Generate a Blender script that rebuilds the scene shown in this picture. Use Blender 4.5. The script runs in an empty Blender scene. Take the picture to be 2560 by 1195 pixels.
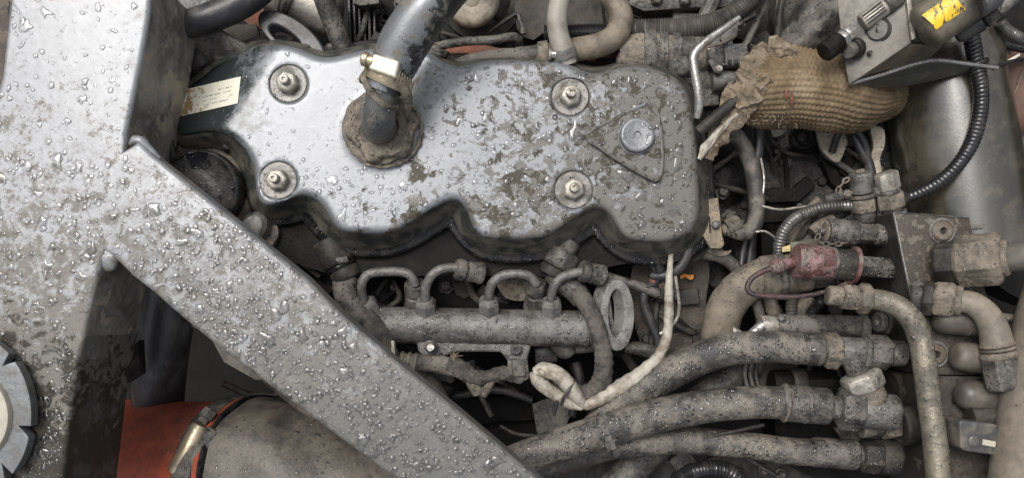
import bpy, bmesh, math, random
import numpy as np
from mathutils import Vector, Matrix, noise
from mathutils.geometry import delaunay_2d_cdt
R = math.radians
random.seed(7)
scene = bpy.context.scene
COL = scene.collection
U = 0.0004            # metres per unit at the level of the valve cover top (z = 0)
HC = 2000.0           # camera height above the valve cover top, same unit
NX, NY = 1280.0, 770.0

# ------------------------------------------------------------------ camera
cam = bpy.data.cameras.new('camera')
cam.sensor_width = 36.0
cam.lens = 36.0 * HC / 2560.0
cam.shift_y = (NY - 597.5) / 2560.0
cam.clip_start = 0.01; cam.clip_end = 200.0
co = bpy.data.objects.new('camera', cam); COL.objects.link(co)
co.location = (0, 0, HC * U)
scene.camera = co
cam.dof.use_dof = True
cam.dof.focus_distance = (HC + 60) * U
cam.dof.aperture_fstop = 9.0

# ------------------------------------------------------------------ sky, sun, exposure
SUN_EL, SUN_AZ = R(62), R(-40)
w = bpy.data.worlds.new('World'); scene.world = w; w.use_nodes = True
wt = w.node_tree
bg = wt.nodes['Background']
sky = wt.nodes.new('ShaderNodeTexSky'); sky.sky_type = 'NISHITA'; sky.sun_disc = False
sky.sun_elevation = SUN_EL; sky.sun_rotation = SUN_AZ
sky.air_density = 1.0; sky.dust_density = 4.0; sky.ozone_density = 1.0
hs = wt.nodes.new('ShaderNodeHueSaturation'); hs.inputs['Saturation'].default_value = 0.24
tcw = wt.nodes.new('ShaderNodeTexCoord'); sxyz = wt.nodes.new('ShaderNodeSeparateXYZ'); wt.links.new(tcw.outputs['Generated'], sxyz.inputs[0])
mrw = wt.nodes.new('ShaderNodeMapRange'); mrw.inputs['From Min'].default_value = 0.0; mrw.inputs['From Max'].default_value = 1.0
mrw.inputs['To Min'].default_value = 0.16; mrw.inputs['To Max'].default_value = 1.15; wt.links.new(sxyz.outputs['Z'], mrw.inputs['Value'])   # overcast sky: zenith about three times brighter than the horizon
mxw = wt.nodes.new('ShaderNodeMix'); mxw.data_type = 'RGBA'; mxw.blend_type = 'MULTIPLY'; mxw.inputs[0].default_value = 1.0
wt.links.new(sky.outputs[0], hs.inputs['Color']); wt.links.new(hs.outputs[0], mxw.inputs[6]); wt.links.new(mrw.outputs[0], mxw.inputs[7])
wt.links.new(mxw.outputs[2], bg.inputs['Color'])
bg.inputs['Strength'].default_value = 0.13
sl = bpy.data.lights.new('sun', 'SUN'); sl.energy = 1.0; sl.angle = R(28); sl.color = (1.0, 0.96, 0.90)
so = bpy.data.objects.new('sun', sl); COL.objects.link(so)
so.location = (0, 0, 3)
# light comes from up and slightly left in the picture
sd = Vector((math.sin(SUN_AZ) * math.cos(SUN_EL), math.cos(SUN_AZ) * math.cos(SUN_EL), math.sin(SUN_EL)))
so.rotation_euler = (-sd).to_track_quat('-Z', 'Y').to_euler()
scene.view_settings.view_transform = 'Standard'
scene.view_settings.look = 'None'
scene.view_settings.exposure = 0.76
scene.view_settings.gamma = 1.0

# ------------------------------------------------------------------ geometry helpers
def kz(z): return (HC - z) / HC
def P(p):
    k = kz(p[2])
    return Vector(((p[0] - NX) * k * U, (NY - p[1]) * k * U, p[2] * U))
def px(v):                      # world -> picture units at the level of z
    z = v[2] / U; k = kz(z)
    return (v[0] / U / k + NX, NY - v[1] / U / k, z)
def lift(p, z):                 # the point straight above p at height z
    v = P(p); return px(Vector((v.x, v.y, z * U)))
BASE = {}
def tag(o, label, cat, group=None):
    o['label'] = label; o['category'] = cat
    if group: o['group'] = group
    return o
def thing(name, label, cat, at, group=None):
    o = bpy.data.objects.new(name, None); COL.objects.link(o)
    o.empty_display_size = 0.02
    o.location = P(at); BASE[o.name] = P(at)
    return tag(o, label, cat, group)

def smooth_path(pts, step=12.0, closed=False):
    n = len(pts); out = []
    rng = range(n if closed else n - 1)
    for i in rng:
        p1 = pts[i]; p2 = pts[(i + 1) % n]
        p0 = pts[(i - 1) % n] if closed or i > 0 else tuple(2 * a - b for a, b in zip(p1, p2))
        p3 = pts[(i + 2) % n] if closed or i + 2 < n else tuple(2 * b - a for a, b in zip(p1, p2))
        d = math.dist(p1[:2], p2[:2])
        if len(p1) > 2: d = max(d, abs(p1[2] - p2[2]))
        m = max(2, int(d / step))
        for j in range(m):
            t = j / m
            out.append(tuple(0.5 * (2 * b + (c - a) * t + (2 * a - 5 * b + 4 * c - e) * t * t + (3 * b - a - 3 * c + e) * t ** 3)
                             for a, b, c, e in zip(p0, p1, p2, p3)))
    if not closed: out.append(tuple(pts[-1]))
    return out

class MB:
    def __init__(s): s.v = []; s.f = []
    def add(s, vs, fs):
        o = len(s.v); s.v += [Vector(a) for a in vs]; s.f += [tuple(i + o for i in f) for f in fs]; return s
    def tube(s, pts, r, n=16, step=12, rf=None, caps=True, lump=0.0, lf=30.0):
        rs = r if isinstance(r, (list, tuple)) else [r] * len(pts)
        q = smooth_path([tuple(p) + (rr,) for p, rr in zip(pts, rs)], step)
        w = [P(a) for a in q]; rad = [a[3] * kz(a[2]) * U for a in q]
        T = []
        for i in range(len(w)):
            d = w[min(i + 1, len(w) - 1)] - w[max(i - 1, 0)]
            T.append(d.normalized() if d.length > 1e-9 else Vector((1, 0, 0)))
        nrm = T[0].cross(Vector((0, 0, 1)))
        if nrm.length < 1e-4: nrm = Vector((1, 0, 0))
        nrm.normalize(); vs = []; fs = []; L = 0.0
        for i in range(len(w)):
            if i:
                L += (w[i] - w[i - 1]).length / U
                nrm = nrm - T[i] * nrm.dot(T[i])
                if nrm.length < 1e-5: nrm = T[i].orthogonal()
                nrm.normalize()
            b = T[i].cross(nrm)
            for j in range(n):
                a = 2 * math.pi * j / n
                d = nrm * math.cos(a) + b * math.sin(a)
                rr = rad[i]
                if rf: rr *= rf(L, a)
                if lump: rr *= 1 + lump * noise.noise((w[i] + d * rad[i]) / (U * lf))
                vs.append(w[i] + d * rr)
        m = len(w)
        for i in range(m - 1):
            for j in range(n):
                fs.append((i * n + j, i * n + (j + 1) % n, (i + 1) * n + (j + 1) % n, (i + 1) * n + j))
        if caps:
            fs.append(tuple(range(n - 1, -1, -1))); fs.append(tuple((m - 1) * n + j for j in range(n)))
        return s.add(vs, fs)
    def lathe(s, A, B, prof, n=24, rot=0.0, ell=1.0):
        a = P(A); b = P(B)
        if A[0] == B[0] and A[1] == B[1]: b = Vector((a.x, a.y, B[2] * U))      # upright
        ax = (b - a); Ln = ax.length; ax.normalize()
        x = ax.orthogonal().normalized()
        up = Vector((0, 0, 1)) - ax * ax.z
        if up.length > 1e-3: x = up.normalized()
        y = ax.cross(x); k = kz((A[2] + B[2]) / 2) * U
        vs = []; fs = []
        for (f, r) in prof:
            for j in range(n):
                t = 2 * math.pi * j / n + rot
                vs.append(a + ax * (f * Ln) + (x * math.cos(t) + y * math.sin(t) * ell) * (r * k))
        m = len(prof)
        for i in range(m - 1):
            for j in range(n):
                fs.append((i * n + j, i * n + (j + 1) % n, (i + 1) * n + (j + 1) % n, (i + 1) * n + j))
        fs.append(tuple(range(n - 1, -1, -1))); fs.append(tuple((m - 1) * n + j for j in range(n)))
        return s.add(vs, fs)
    def ring(s, A, B, ro, ri, n=28):            # a washer or band: closed annulus along A->B
        a = P(A); b = P(B)
        if A[0] == B[0] and A[1] == B[1]: b = Vector((a.x, a.y, B[2] * U))
        ax = (b - a); Ln = ax.length; ax.normalize()
        up = Vector((0, 0, 1)) - ax * ax.z
        x = up.normalized() if up.length > 1e-3 else ax.orthogonal().normalized()
        y = ax.cross(x); k = kz((A[2] + B[2]) / 2) * U
        vs = []; fs = []
        pr = [(0, ri), (0, ro * .97), (.12, ro), (.88, ro), (1, ro * .97), (1, ri)]
        for f, r in pr:
            for j in range(n):
                t = 2 * math.pi * j / n
                vs.append(a + ax * f * Ln + (x * math.cos(t) + y * math.sin(t)) * r * k)
        m = len(pr)
        for i in range(m):
            for j in range(n):
                i2 = (i + 1) % m
                fs.append((i * n + j, i * n + (j + 1) % n, i2 * n + (j + 1) % n, i2 * n + j))
        return s.add(vs, fs)
    def prism(s, poly, z1, z0):
        top = [P((a, b, z1)) for a, b in poly]
        bot = [Vector((v.x, v.y, z0 * U)) for v in top]
        n = len(poly)
        area = sum(top[i].x * top[(i + 1) % n].y - top[(i + 1) % n].x * top[i].y for i in range(n))
        if area < 0: top.reverse(); bot.reverse()
        fs = [tuple(range(n)), tuple(range(2 * n - 1, n - 1, -1))]
        for i in range(n):
            j = (i + 1) % n; fs.append((i, n + i, n + j, j))
        return s.add(top + bot, fs)
    def plate(s, pts, thick):                    # a plate through 3-D corner points, thickness away from the viewer
        w = [P(p) for p in pts]; n = len(w); nn = Vector()
        for i in range(n): nn += w[i].cross(w[(i + 1) % n])
        nn.normalize()
        if nn.z < 0: w.reverse(); nn = -nn
        b = [v - nn * thick * U for v in w]
        fs = [tuple(range(n)), tuple(range(2 * n - 1, n - 1, -1))]
        for i in range(n):
            j = (i + 1) % n; fs.append((i, n + i, n + j, j))
        return s.add(w + b, fs)
    def ball(s, c, r, n=12, m=8, sq=(1, 1, 1), lump=0.0):
        a = P(c); k = kz(c[2]) * U; vs = []; fs = []
        for i in range(m + 1):
            ph = math.pi * i / m
            for j in range(n):
                t = 2 * math.pi * j / n
                d = Vector((math.sin(ph) * math.cos(t) * sq[0], math.sin(ph) * math.sin(t) * sq[1], math.cos(ph) * sq[2]))
                g = 1 + (lump * noise.noise(d * 1.7 + a * 40) if lump else 0)
                vs.append(a + d * r * k * g)
        for i in range(m):
            for j in range(n):
                fs.append((i * n + j, (i + 1) * n + j, (i + 1) * n + (j + 1) % n, i * n + (j + 1) % n))
        return s.add(vs, fs)
    def relief(s, poly, hf, step=14, extra=(), wall=None):   # a sheet over an outline with height hf(px,py), optional skirt down to z = wall
        pts = [Vector(p) for p in poly]; n = len(pts)
        allp = list(pts)
        x0 = min(p[0] for p in poly); x1 = max(p[0] for p in poly); y0 = min(p[1] for p in poly); y1 = max(p[1] for p in poly)
        y = y0 + step / 2; row = 0
        A = np.array(poly); B = np.roll(A, -1, 0)
        def inside(x, y):
            c = ((A[:, 1] > y) != (B[:, 1] > y))
            xi = A[:, 0] + (y - A[:, 1]) / np.where(B[:, 1] - A[:, 1] == 0, 1e-9, B[:, 1] - A[:, 1]) * (B[:, 0] - A[:, 0])
            if not (np.count_nonzero(c & (x < xi)) % 2): return False
            return np.min(np.hypot(A[:, 0] - x, A[:, 1] - y)) > step * .45
        while y < y1:
            x = x0 + (step / 2 if row % 2 else 0)
            while x < x1:
                if inside(x, y): allp.append(Vector((x, y)))
                x += step
            y += step * .87; row += 1
        allp += [Vector(e) for e in extra if inside(*e)]
        V, E, F, ov, oe, of = delaunay_2d_cdt(allp, [], [list(range(n))], 1, 1e-4)
        vs = [P((v.x, v.y, hf(v.x, v.y))) for v in V]
        fs = [tuple(f) for f in F]
        out = []
        for f in fs:
            a, b, c = (vs[i] for i in f)
            out.append(f if (b - a).cross(c - a).z > 0 else f[::-1])
        if wall is not None:
            ids = []
            for p in pts:
                ids.append(min(range(len(V)), key=lambda i: (V[i].x - p.x) ** 2 + (V[i].y - p.y) ** 2) if False else None)
            o = len(vs)
            for p in pts:
                t = P((p.x, p.y, hf(p.x, p.y))); vs.append(t)
            for p in pts:
                t = P((p.x, p.y, hf(p.x, p.y))); vs.append(Vector((t.x, t.y, wall * U)))
            for i in range(n):
                j = (i + 1) % n; out.append((o + i, o + j, o + n + j, o + n + i))
        return s.add(vs, out)
    def build(s, name, mat, parent=None, bevel=0.0, seg=2, angle=35, lump=0.0, lf=40.0, label=None, kind=None, weld=False, solid=0.0, sub=0):
        if parent is not None: base = BASE[parent.name]
        else:
            base = sum(s.v, Vector()) / len(s.v); base = Vector((base.x, base.y, min(v.z for v in s.v)))
        me = bpy.data.meshes.new(name)
        me.from_pydata([v - base for v in s.v], [], s.f)
        bm = bmesh.new(); bm.from_mesh(me)
        if weld: bmesh.ops.remove_doubles(bm, verts=bm.verts, dist=U * .05)
        if solid:                                  # give a sheet thickness: second layer below plus a rim
            bm.normal_update()
            bd = [e for e in bm.edges if len(e.link_faces) == 1]
            dup = {v: bm.verts.new(v.co - v.normal * solid * U) for v in list(bm.verts)}
            for f in list(bm.faces): bm.faces.new([dup[v] for v in reversed(f.verts)])
            for e in bd:
                a, b = e.verts
                try: bm.faces.new((a, b, dup[b], dup[a]))
                except ValueError: pass
            bmesh.ops.recalc_face_normals(bm, faces=bm.faces)
        else: bmesh.ops.recalc_face_normals(bm, faces=bm.faces) if not weld else None
        if bevel:
            es = [e for e in bm.edges if len(e.link_faces) == 2 and e.calc_face_angle(0) > R(28)]
            bmesh.ops.bevel(bm, geom=es, offset=bevel * U, segments=seg, affect='EDGES', profile=.6, clamp_overlap=True)
        if sub:
            bmesh.ops.triangulate(bm, faces=[f for f in bm.faces if len(f.verts) > 4])
            for _ in range(sub):
                bmesh.ops.subdivide_edges(bm, edges=[e for e in bm.edges if e.calc_length() > 18 * U], cuts=1, use_grid_fill=True)
        if lump:
            for v in bm.verts:
                c = (v.co + base) / (U * lf)
                v.co += Vector((noise.noise(c), noise.noise(c + Vector((9, 3, 1))), noise.noise(c + Vector((2, 7, 5))))) * lump * U
        for f in bm.faces: f.smooth = True
        bm.to_mesh(me); bm.free()
        me.set_sharp_from_angle(angle=R(angle))
        me.materials.append(mat)
        o = bpy.data.objects.new(name, me); COL.objects.link(o)
        if parent is not None: o.parent = parent; BASE[o.name] = base
        else: o.location = base; BASE[o.name] = base
        if label: o['label'] = label
        if kind: o['kind'] = kind
        return o

def fit(parent, A, B, segs):
    """machined fitting along A->B: (f0, f1, radius, sides, name, material)"""
    d = [b - a for a, b in zip(A, B)]; out = []
    for sg in segs:
        f0, f1, r, n, name, m = sg[:6]
        a = tuple(p + q * f0 for p, q in zip(A, d)); b = tuple(p + q * f1 for p, q in zip(A, d))
        Lp = max(1.0, math.dist(P(a), P(b)) / U)
        c = min(.3, (r * .14) / Lp)
        if n == 6: pr = [(0, r * .86), (c, r), (1 - c, r), (1, r * .86)]
        else: pr = [(0, r * .9), (c * .6, r * .97), (c * 1.2, r), (1 - c * 1.2, r), (1 - c * .6, r * .97), (1, r * .9)]
        mb = MB().lathe(a, b, pr, n, rot=random.choice((0, .35, .52)) if n == 6 else 0)
        out.append(mb.build(name, m, parent, bevel=(1.6 if n == 6 else 0), seg=1, angle=28, lump=.6, lf=14))
    return out

DROPM = []
def drops(objs, n, r0, r1, parent, seed=1, nz=.6, ok=None, big=0.0, flat=.42):
    rnd = random.Random(seed); npr = np.random.RandomState(seed)
    tris = []; nor = []
    for o in objs:
        me = o.data; me.calc_loop_triangles()
        b = np.array(BASE[o.name])
        co_ = np.empty(len(me.vertices) * 3, np.float32); me.vertices.foreach_get('co', co_); co_ = co_.reshape(-1, 3) + b
        ix = np.empty(len(me.loop_triangles) * 3, np.int32); me.loop_triangles.foreach_get('vertices', ix)
        t = co_[ix.reshape(-1, 3)]
        tris.append(t)
    t = np.concatenate(tris)
    c = np.cross(t[:, 1] - t[:, 0], t[:, 2] - t[:, 0]); ar = np.linalg.norm(c, axis=1) + 1e-12
    nn = c / ar[:, None]
    ar = np.where(nn[:, 2] > nz, ar, 0)
    if ar.sum() <= 0: return None
    pick = npr.choice(len(t), n, p=ar / ar.sum())
    mb = MB(); N = 9
    for i in pick:
        u, v = rnd.random(), rnd.random()
        if u + v > 1: u, v = 1 - u, 1 - v
        p = Vector(t[i, 0] + (t[i, 1] - t[i, 0]) * u + (t[i, 2] - t[i, 0]) * v)
        if ok and not ok(*px(p)): continue
        nr = Vector(nn[i])
        x = nr.orthogonal().normalized(); x.rotate(Matrix.Rotation(rnd.random() * 6.28, 3, nr)); y = nr.cross(x)
        r = (r0 + (r1 - r0) * rnd.random() ** 3.6) * U
        bigd = rnd.random() < big
        if bigd: r *= rnd.uniform(1.3, 2.2)
        el = rnd.uniform(.5, 1.0); sd_ = rnd.random() * 100
        h = r * flat * rnd.uniform(.8, 1.2) * (.6 if bigd else 1)
        am = (.75 if bigd else .42)
        prof = [(1.0, -.12), (.93, .35), (.62, .85), (.25, 1.0)]
        vs = []; fs = []
        for a, b_ in prof:
            for j in range(N):
                th = 2 * math.pi * j / N
                q = 1 + am * noise.noise(Vector((math.cos(th) * 1.1, math.sin(th) * 1.1, sd_))) * 1.8
                vs.append(p + (x * math.cos(th) + y * math.sin(th) * el) * r * a * q + nr * h * b_)
        vs.append(p + nr * h * 1.02)
        for k in range(3):
            for j in range(N): fs.append((k * N + j, k * N + (j + 1) % N, (k + 1) * N + (j + 1) % N, (k + 1) * N + j))
        for j in range(N): fs.append((3 * N + j, 3 * N + (j + 1) % N, 4 * N))
        mb.add(vs, fs)
    if not mb.v: return None
    o = mb.build('water_drops', M['water'], parent, angle=80, kind='stuff')
    return o

def stamp(txt, at, size, rot, parent, mat, name='stamped_mark', depth=1.0):
    cu = bpy.data.curves.new(name, 'FONT'); cu.body = txt; cu.size = size * U; cu.extrude = depth * U; cu.align_x = 'CENTER'; cu.align_y = 'CENTER'
    t = bpy.data.objects.new('tmp', cu); COL.objects.link(t)
    dg = bpy.context.evaluated_depsgraph_get(); dg.update()
    me = bpy.data.meshes.new_from_object(t.evaluated_get(dg)); bpy.data.objects.remove(t)
    me.materials.clear(); me.materials.append(mat)
    o = bpy.data.objects.new(name, me); COL.objects.link(o); o.parent = parent
    o.location = P(at) - BASE[parent.name]; o.rotation_euler = rot
    BASE[o.name] = P(at)
    return o

# ------------------------------------------------------------------ materials
M = {}
def mat(name, a, b=None, scale=1.0, thr=.5, soft=.05, ra=.4, rb=.75, ma=0.0, mb_=0.0, spec=.5, speck=0.0, sc=(.02, .018, .015), sp_s=9.0,
        bump=.35, bs=7.0, coat=0.0, var=.35, grad=None, alpha=None, stretch=(1, 1, 1), detail=9.0, stain=None, stain_thr=.62, stain_s=.8, sgrad=None, srough=None, smetal=None, ssoft=.04, rough1=.68, stain_shade2=None, spec_b=None, sspec=None, same=False):
    m = bpy.data.materials.new(name); m.use_nodes = True; t = m.node_tree; nd = t.nodes; ln = t.links
    bs_ = nd['Principled BSDF']
    tc = nd.new('ShaderNodeTexCoord'); oi = nd.new('ShaderNodeObjectInfo')
    mp = nd.new('ShaderNodeVectorMath'); mp.operation = 'MULTIPLY'; mp.inputs[1].default_value = tuple(s / (100 * U) for s in stretch)
    ln.new(tc.outputs['Object'], mp.inputs[0])
    of = nd.new('ShaderNodeVectorMath'); of.operation = 'SCALE'; of.inputs[0].default_value = (0, 0, 0) if same else (37, 11, 23); ln.new(oi.outputs['Random'], of.inputs['Scale'])
    ad = nd.new('ShaderNodeVectorMath'); ad.operation = 'ADD'; ln.new(mp.outputs[0], ad.inputs[0]); ln.new(of.outputs[0], ad.inputs[1])
    V = ad.outputs[0]
    def nz(s, d=6.0, r=.6, dist=0.0):
        n = nd.new('ShaderNodeTexNoise'); n.inputs['Scale'].default_value = s; n.inputs['Detail'].default_value = d
        n.inputs['Roughness'].default_value = r; n.inputs['Distortion'].default_value = dist; ln.new(V, n.inputs['Vector']); return n.outputs['Fac']
    def ramp(src, lo, hi):
        r = nd.new('ShaderNodeMapRange'); r.inputs['From Min'].default_value = lo; r.inputs['From Max'].default_value = hi
        r.interpolation_type = 'SMOOTHSTEP'; ln.new(src, r.inputs['Value']); return r.outputs[0]
    def mixc(f, c1, c2, bt='MIX'):
        x = nd.new('ShaderNodeMix'); x.data_type = 'RGBA'; x.blend_type = bt
        if isinstance(f, float): x.inputs[0].default_value = f
        else: ln.new(f, x.inputs[0])
        for k, c in ((6, c1), (7, c2)):
            if isinstance(c, tuple): x.inputs[k].default_value = (*c, 1)
            else: ln.new(c, x.inputs[k])
        return x.outputs[2]
    def mixf(f, p, q):
        x = nd.new('ShaderNodeMix'); x.data_type = 'FLOAT'; ln.new(f, x.inputs[0])
        for k, c in ((2, p), (3, q)):
            if isinstance(c, (int, float)): x.inputs[k].default_value = c
            else: ln.new(c, x.inputs[k])
        return x.outputs[0]
    if b is None: b = tuple(c * .6 for c in a)
    n1 = nz(scale, detail, rough1, .3)
    def gradf(n_, grad):
        dp = nd.new('ShaderNodeVectorMath'); dp.operation = 'DOT_PRODUCT'; dp.inputs[1].default_value = tuple(g / (100 * U) for g in grad[0])
        ln.new(tc.outputs['Object'], dp.inputs[0])
        aa = nd.new('ShaderNodeMath'); aa.operation = 'ADD'; ln.new(dp.outputs['Value'], aa.inputs[0]); aa.inputs[1].default_value = grad[1]
        cl = nd.new('ShaderNodeClamp'); cl.inputs['Min'].default_value = -.3; cl.inputs['Max'].default_value = .3; ln.new(aa.outputs[0], cl.inputs[0])
        bb = nd.new('ShaderNodeMath'); bb.operation = 'ADD'; ln.new(n_, bb.inputs[0]); ln.new(cl.outputs[0], bb.inputs[1]); return bb.outputs[0]
    if grad: n1 = gradf(n1, grad)
    if False:                                   # wear and painted side shade that change along the part: (axis vector, offset)
        dp = nd.new('ShaderNodeVectorMath'); dp.operation = 'DOT_PRODUCT'; dp.inputs[1].default_value = tuple(g / (100 * U) for g in grad[0])
        ln.new(tc.outputs['Object'], dp.inputs[0])
        aa = nd.new('ShaderNodeMath'); aa.operation = 'ADD'; ln.new(dp.outputs['Value'], aa.inputs[0]); aa.inputs[1].default_value = grad[1]
        cl = nd.new('ShaderNodeClamp'); cl.inputs['Min'].default_value = -.25; cl.inputs['Max'].default_value = .25; ln.new(aa.outputs[0], cl.inputs[0])
        bb = nd.new('ShaderNodeMath'); bb.operation = 'ADD'; ln.new(n1, bb.inputs[0]); ln.new(cl.outputs[0], bb.inputs[1]); n1 = bb.outputs[0]
    k1 = ramp(n1, thr - soft, thr + soft)
    c = mixc(k1, a, b)
    n2 = nz(4.0, 8.0, .7)
    vr = nd.new('ShaderNodeMapRange'); vr.inputs['From Min'].default_value = .25; vr.inputs['From Max'].default_value = .75
    vr.inputs['To Min'].default_value = 1 - var; vr.inputs['To Max'].default_value = 1 + var; ln.new(n2, vr.inputs['Value'])
    c = mixc(1.0, c, vr.outputs[0], 'MULTIPLY')
    rg = mixf(k1, ra, rb); mt = mixf(k1, ma, mb_); sp = mixf(k1, spec, spec if spec_b is None else spec_b)
    if stain:
        n6 = nz(stain_s, 9.0, .68, .5)
        if sgrad: n6 = gradf(n6, sgrad)
        k3 = ramp(n6, stain_thr - ssoft, stain_thr + ssoft)
        c = mixc(k3, c, stain)
        if srough is not None: rg = mixf(k3, rg, srough)
        if smetal is not None: mt = mixf(k3, mt, smetal)
        if sspec is not None: sp = mixf(k3, sp, sspec)
    if stain_shade2:                                 # (colour, threshold, softness, gradient, roughness, metallic, noise scale)
        n7 = gradf(nz(stain_shade2[6], 9.0, .7, .3), stain_shade2[3]); k7 = ramp(n7, stain_shade2[1] - stain_shade2[2], stain_shade2[1] + stain_shade2[2])
        c = mixc(k7, c, stain_shade2[0]); rg = mixf(k7, rg, stain_shade2[4]); mt = mixf(k7, mt, stain_shade2[5])
    n3 = nz(bs, 6.0, .7)
    hgt = n3
    if speck:
        vo = nd.new('ShaderNodeTexVoronoi'); vo.inputs['Scale'].default_value = sp_s * 1.25
        wn = nd.new('ShaderNodeTexNoise'); wn.inputs['Scale'].default_value = sp_s * .8; wn.inputs['Detail'].default_value = 3; ln.new(V, wn.inputs['Vector'])
        ws = nd.new('ShaderNodeVectorMath'); ws.operation = 'SCALE'; ws.inputs['Scale'].default_value = 1.6 / sp_s; ln.new(wn.outputs['Color'], ws.inputs[0])
        wa = nd.new('ShaderNodeVectorMath'); wa.operation = 'ADD'; ln.new(V, wa.inputs[0]); ln.new(ws.outputs[0], wa.inputs[1]); ln.new(wa.outputs[0], vo.inputs['Vector'])
        sz = nd.new('ShaderNodeSeparateColor'); ln.new(vo.outputs['Color'], sz.inputs[0])
        lim = nd.new('ShaderNodeMath'); lim.operation = 'MULTIPLY'; ln.new(sz.outputs[0], lim.inputs[0]); lim.inputs[1].default_value = .40 * speck
        df = nd.new('ShaderNodeMath'); df.operation = 'SUBTRACT'; ln.new(lim.outputs[0], df.inputs[0]); ln.new(vo.outputs['Distance'], df.inputs[1])
        kk = ramp(df.outputs[0], -.03, .09)
        k4 = ramp(nz(1.7, 4.0, .6), .40, .56)
        mm = nd.new('ShaderNodeMath'); mm.operation = 'MULTIPLY'; ln.new(kk, mm.inputs[0]); ln.new(k4, mm.inputs[1])
        c = mixc(mm.outputs[0], c, sc); rg = mixf(mm.outputs[0], rg, .3)
        s2 = nd.new('ShaderNodeMath'); s2.operation = 'SUBTRACT'; ln.new(hgt, s2.inputs[0]); 
        s3 = nd.new('ShaderNodeMath'); s3.operation = 'MULTIPLY'; ln.new(mm.outputs[0], s3.inputs[0]); s3.inputs[1].default_value = .4
        ln.new(s3.outputs[0], s2.inputs[1]); hgt = s2.outputs[0]
    ln.new(c, bs_.inputs['Base Color']); ln.new(rg, bs_.inputs['Roughness']); ln.new(mt, bs_.inputs['Metallic'])
    ln.new(sp, bs_.inputs['Specular IOR Level'])
    if coat: bs_.inputs['Coat Weight'].default_value = coat; bs_.inputs['Coat Roughness'].default_value = .12
    if bump:
        bp = nd.new('ShaderNodeBump'); bp.inputs['Strength'].default_value = bump; bp.inputs['Distance'].default_value = 6 * U
        ln.new(hgt, bp.inputs['Height']); ln.new(bp.outputs[0], bs_.inputs['Normal'])
    M[name] = m
    return m

TAN = (.215, .178, .135)
mat('frame_steel', (.24, .247, .258), (.155, .145, .125), scale=3.0, thr=.53, soft=.05, ra=.38, rb=.5, ma=.22, mb_=.05, spec=.6, bump=.14, bs=9, var=.18, grad=((-.01, -.03, 0), .04), stain=(.045, .040, .031), stain_thr=.60, stain_s=2.6, sgrad=((-.019, -.085, 0), -.16), sspec=.12, spec_b=.35, srough=.5, smetal=0, ssoft=.05, rough1=.8, same=True, stain_shade2=((.138, .134, .125), .53, .14, ((.03, -.012, 0), -.18), .45, .03, 1.3))
mat('frame_side', (.25, .238, .215), (.13, .12, .104), scale=1.4, thr=.52, soft=.1, ra=.45, rb=.4, bump=.3, var=.25, stain=(.36, .31, .235), stain_thr=.555, stain_s=1.6, srough=.6, sspec=.3, ssoft=.015)
mat('brace_steel', (.225, .231, .24), (.128, .123, .112), scale=1.5, thr=.52, soft=.16, ra=.40, rb=.48, ma=.16, mb_=.03, spec=.5, bump=.16, bs=12, var=.18, grad=((.024, 0, 0), -.10), stain=(.062, .052, .034), stain_thr=.58, stain_s=1.7, srough=.45, sspec=.12, spec_b=.45, smetal=0, ssoft=.015)
mat('cover_paint', (.20, .209, .222), (.068, .061, .046), scale=1.7, thr=.565, soft=.02, ra=.36, rb=.34, ma=.28, mb_=.0, spec=.6, bump=.10, bs=11, var=.12, grad=((.024, -.016, 0), -.01), detail=12, rough1=.69, stain=(.135, .128, .117), stain_thr=.585, stain_s=4.0, sgrad=((.022, -.010, 0), .01), spec_b=.12, sspec=.3, srough=.45, smetal=.1, ssoft=.03, stain_shade2=((.022, .027, .028), .5, .15, ((-.20, .05, 0), -1.0), .24, .0, 2.5))  # shade painted in: sloping end darkened as if reflecting dark surroundings
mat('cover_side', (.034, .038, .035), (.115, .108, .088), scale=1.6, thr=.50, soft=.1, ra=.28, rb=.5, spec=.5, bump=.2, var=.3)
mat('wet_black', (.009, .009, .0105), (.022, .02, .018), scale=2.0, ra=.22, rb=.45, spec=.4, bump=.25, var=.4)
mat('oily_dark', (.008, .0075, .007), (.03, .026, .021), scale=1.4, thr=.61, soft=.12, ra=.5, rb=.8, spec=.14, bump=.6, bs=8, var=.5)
mat('dark_metal', (.025, .023, .021), (.07, .062, .051), scale=1.6, thr=.54, soft=.12, ra=.45, rb=.7, spec=.25, bump=.4, var=.4)
mat('mud', (.20, .17, .13), (.05, .043, .036), scale=3.0, thr=.56, soft=.1, ra=.7, rb=.5, bump=.9, bs=9, var=.35, speck=.9, sp_s=14)
mat('dusty_hose', (.182, .162, .134), (.046, .043, .041), scale=1.3, thr=.50, soft=.12, ra=.58, rb=.30, spec=.35, spec_b=.42, bump=.5, bs=12, speck=1.2, sp_s=9.5, sc=(.018, .016, .014), var=.28)
mat('dusty_metal', (.152, .14, .122), (.046, .043, .04), scale=2.0, thr=.50, soft=.10, ra=.48, rb=.25, ma=.05, mb_=.12, spec=.4, spec_b=.42, bump=.6, bs=10, speck=1.2, sp_s=11, sc=(.018, .016, .014), var=.36)
mat('rail_metal', (.158, .152, .142), (.075, .07, .062), scale=1.9, thr=.53, soft=.1, ra=.42, rb=.34, ma=.12, mb_=.12, spec=.5, bump=.4, bs=10, speck=1.1, sp_s=10, sc=(.03,.027,.024), var=.28)
mat('pale_metal', (.36, .335, .29), (.15, .135, .11), scale=2.2, thr=.56, soft=.06, ra=.35, rb=.55, ma=.35, mb_=.1, bump=.35, speck=.6, sp_s=12, var=.25)
mat('bare_steel', (.42, .41, .39), (.16, .14, .115), scale=2.2, thr=.55, soft=.08, ra=.25, rb=.5, ma=.8, mb_=.2, bump=.25, speck=.7, sp_s=10)
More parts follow.
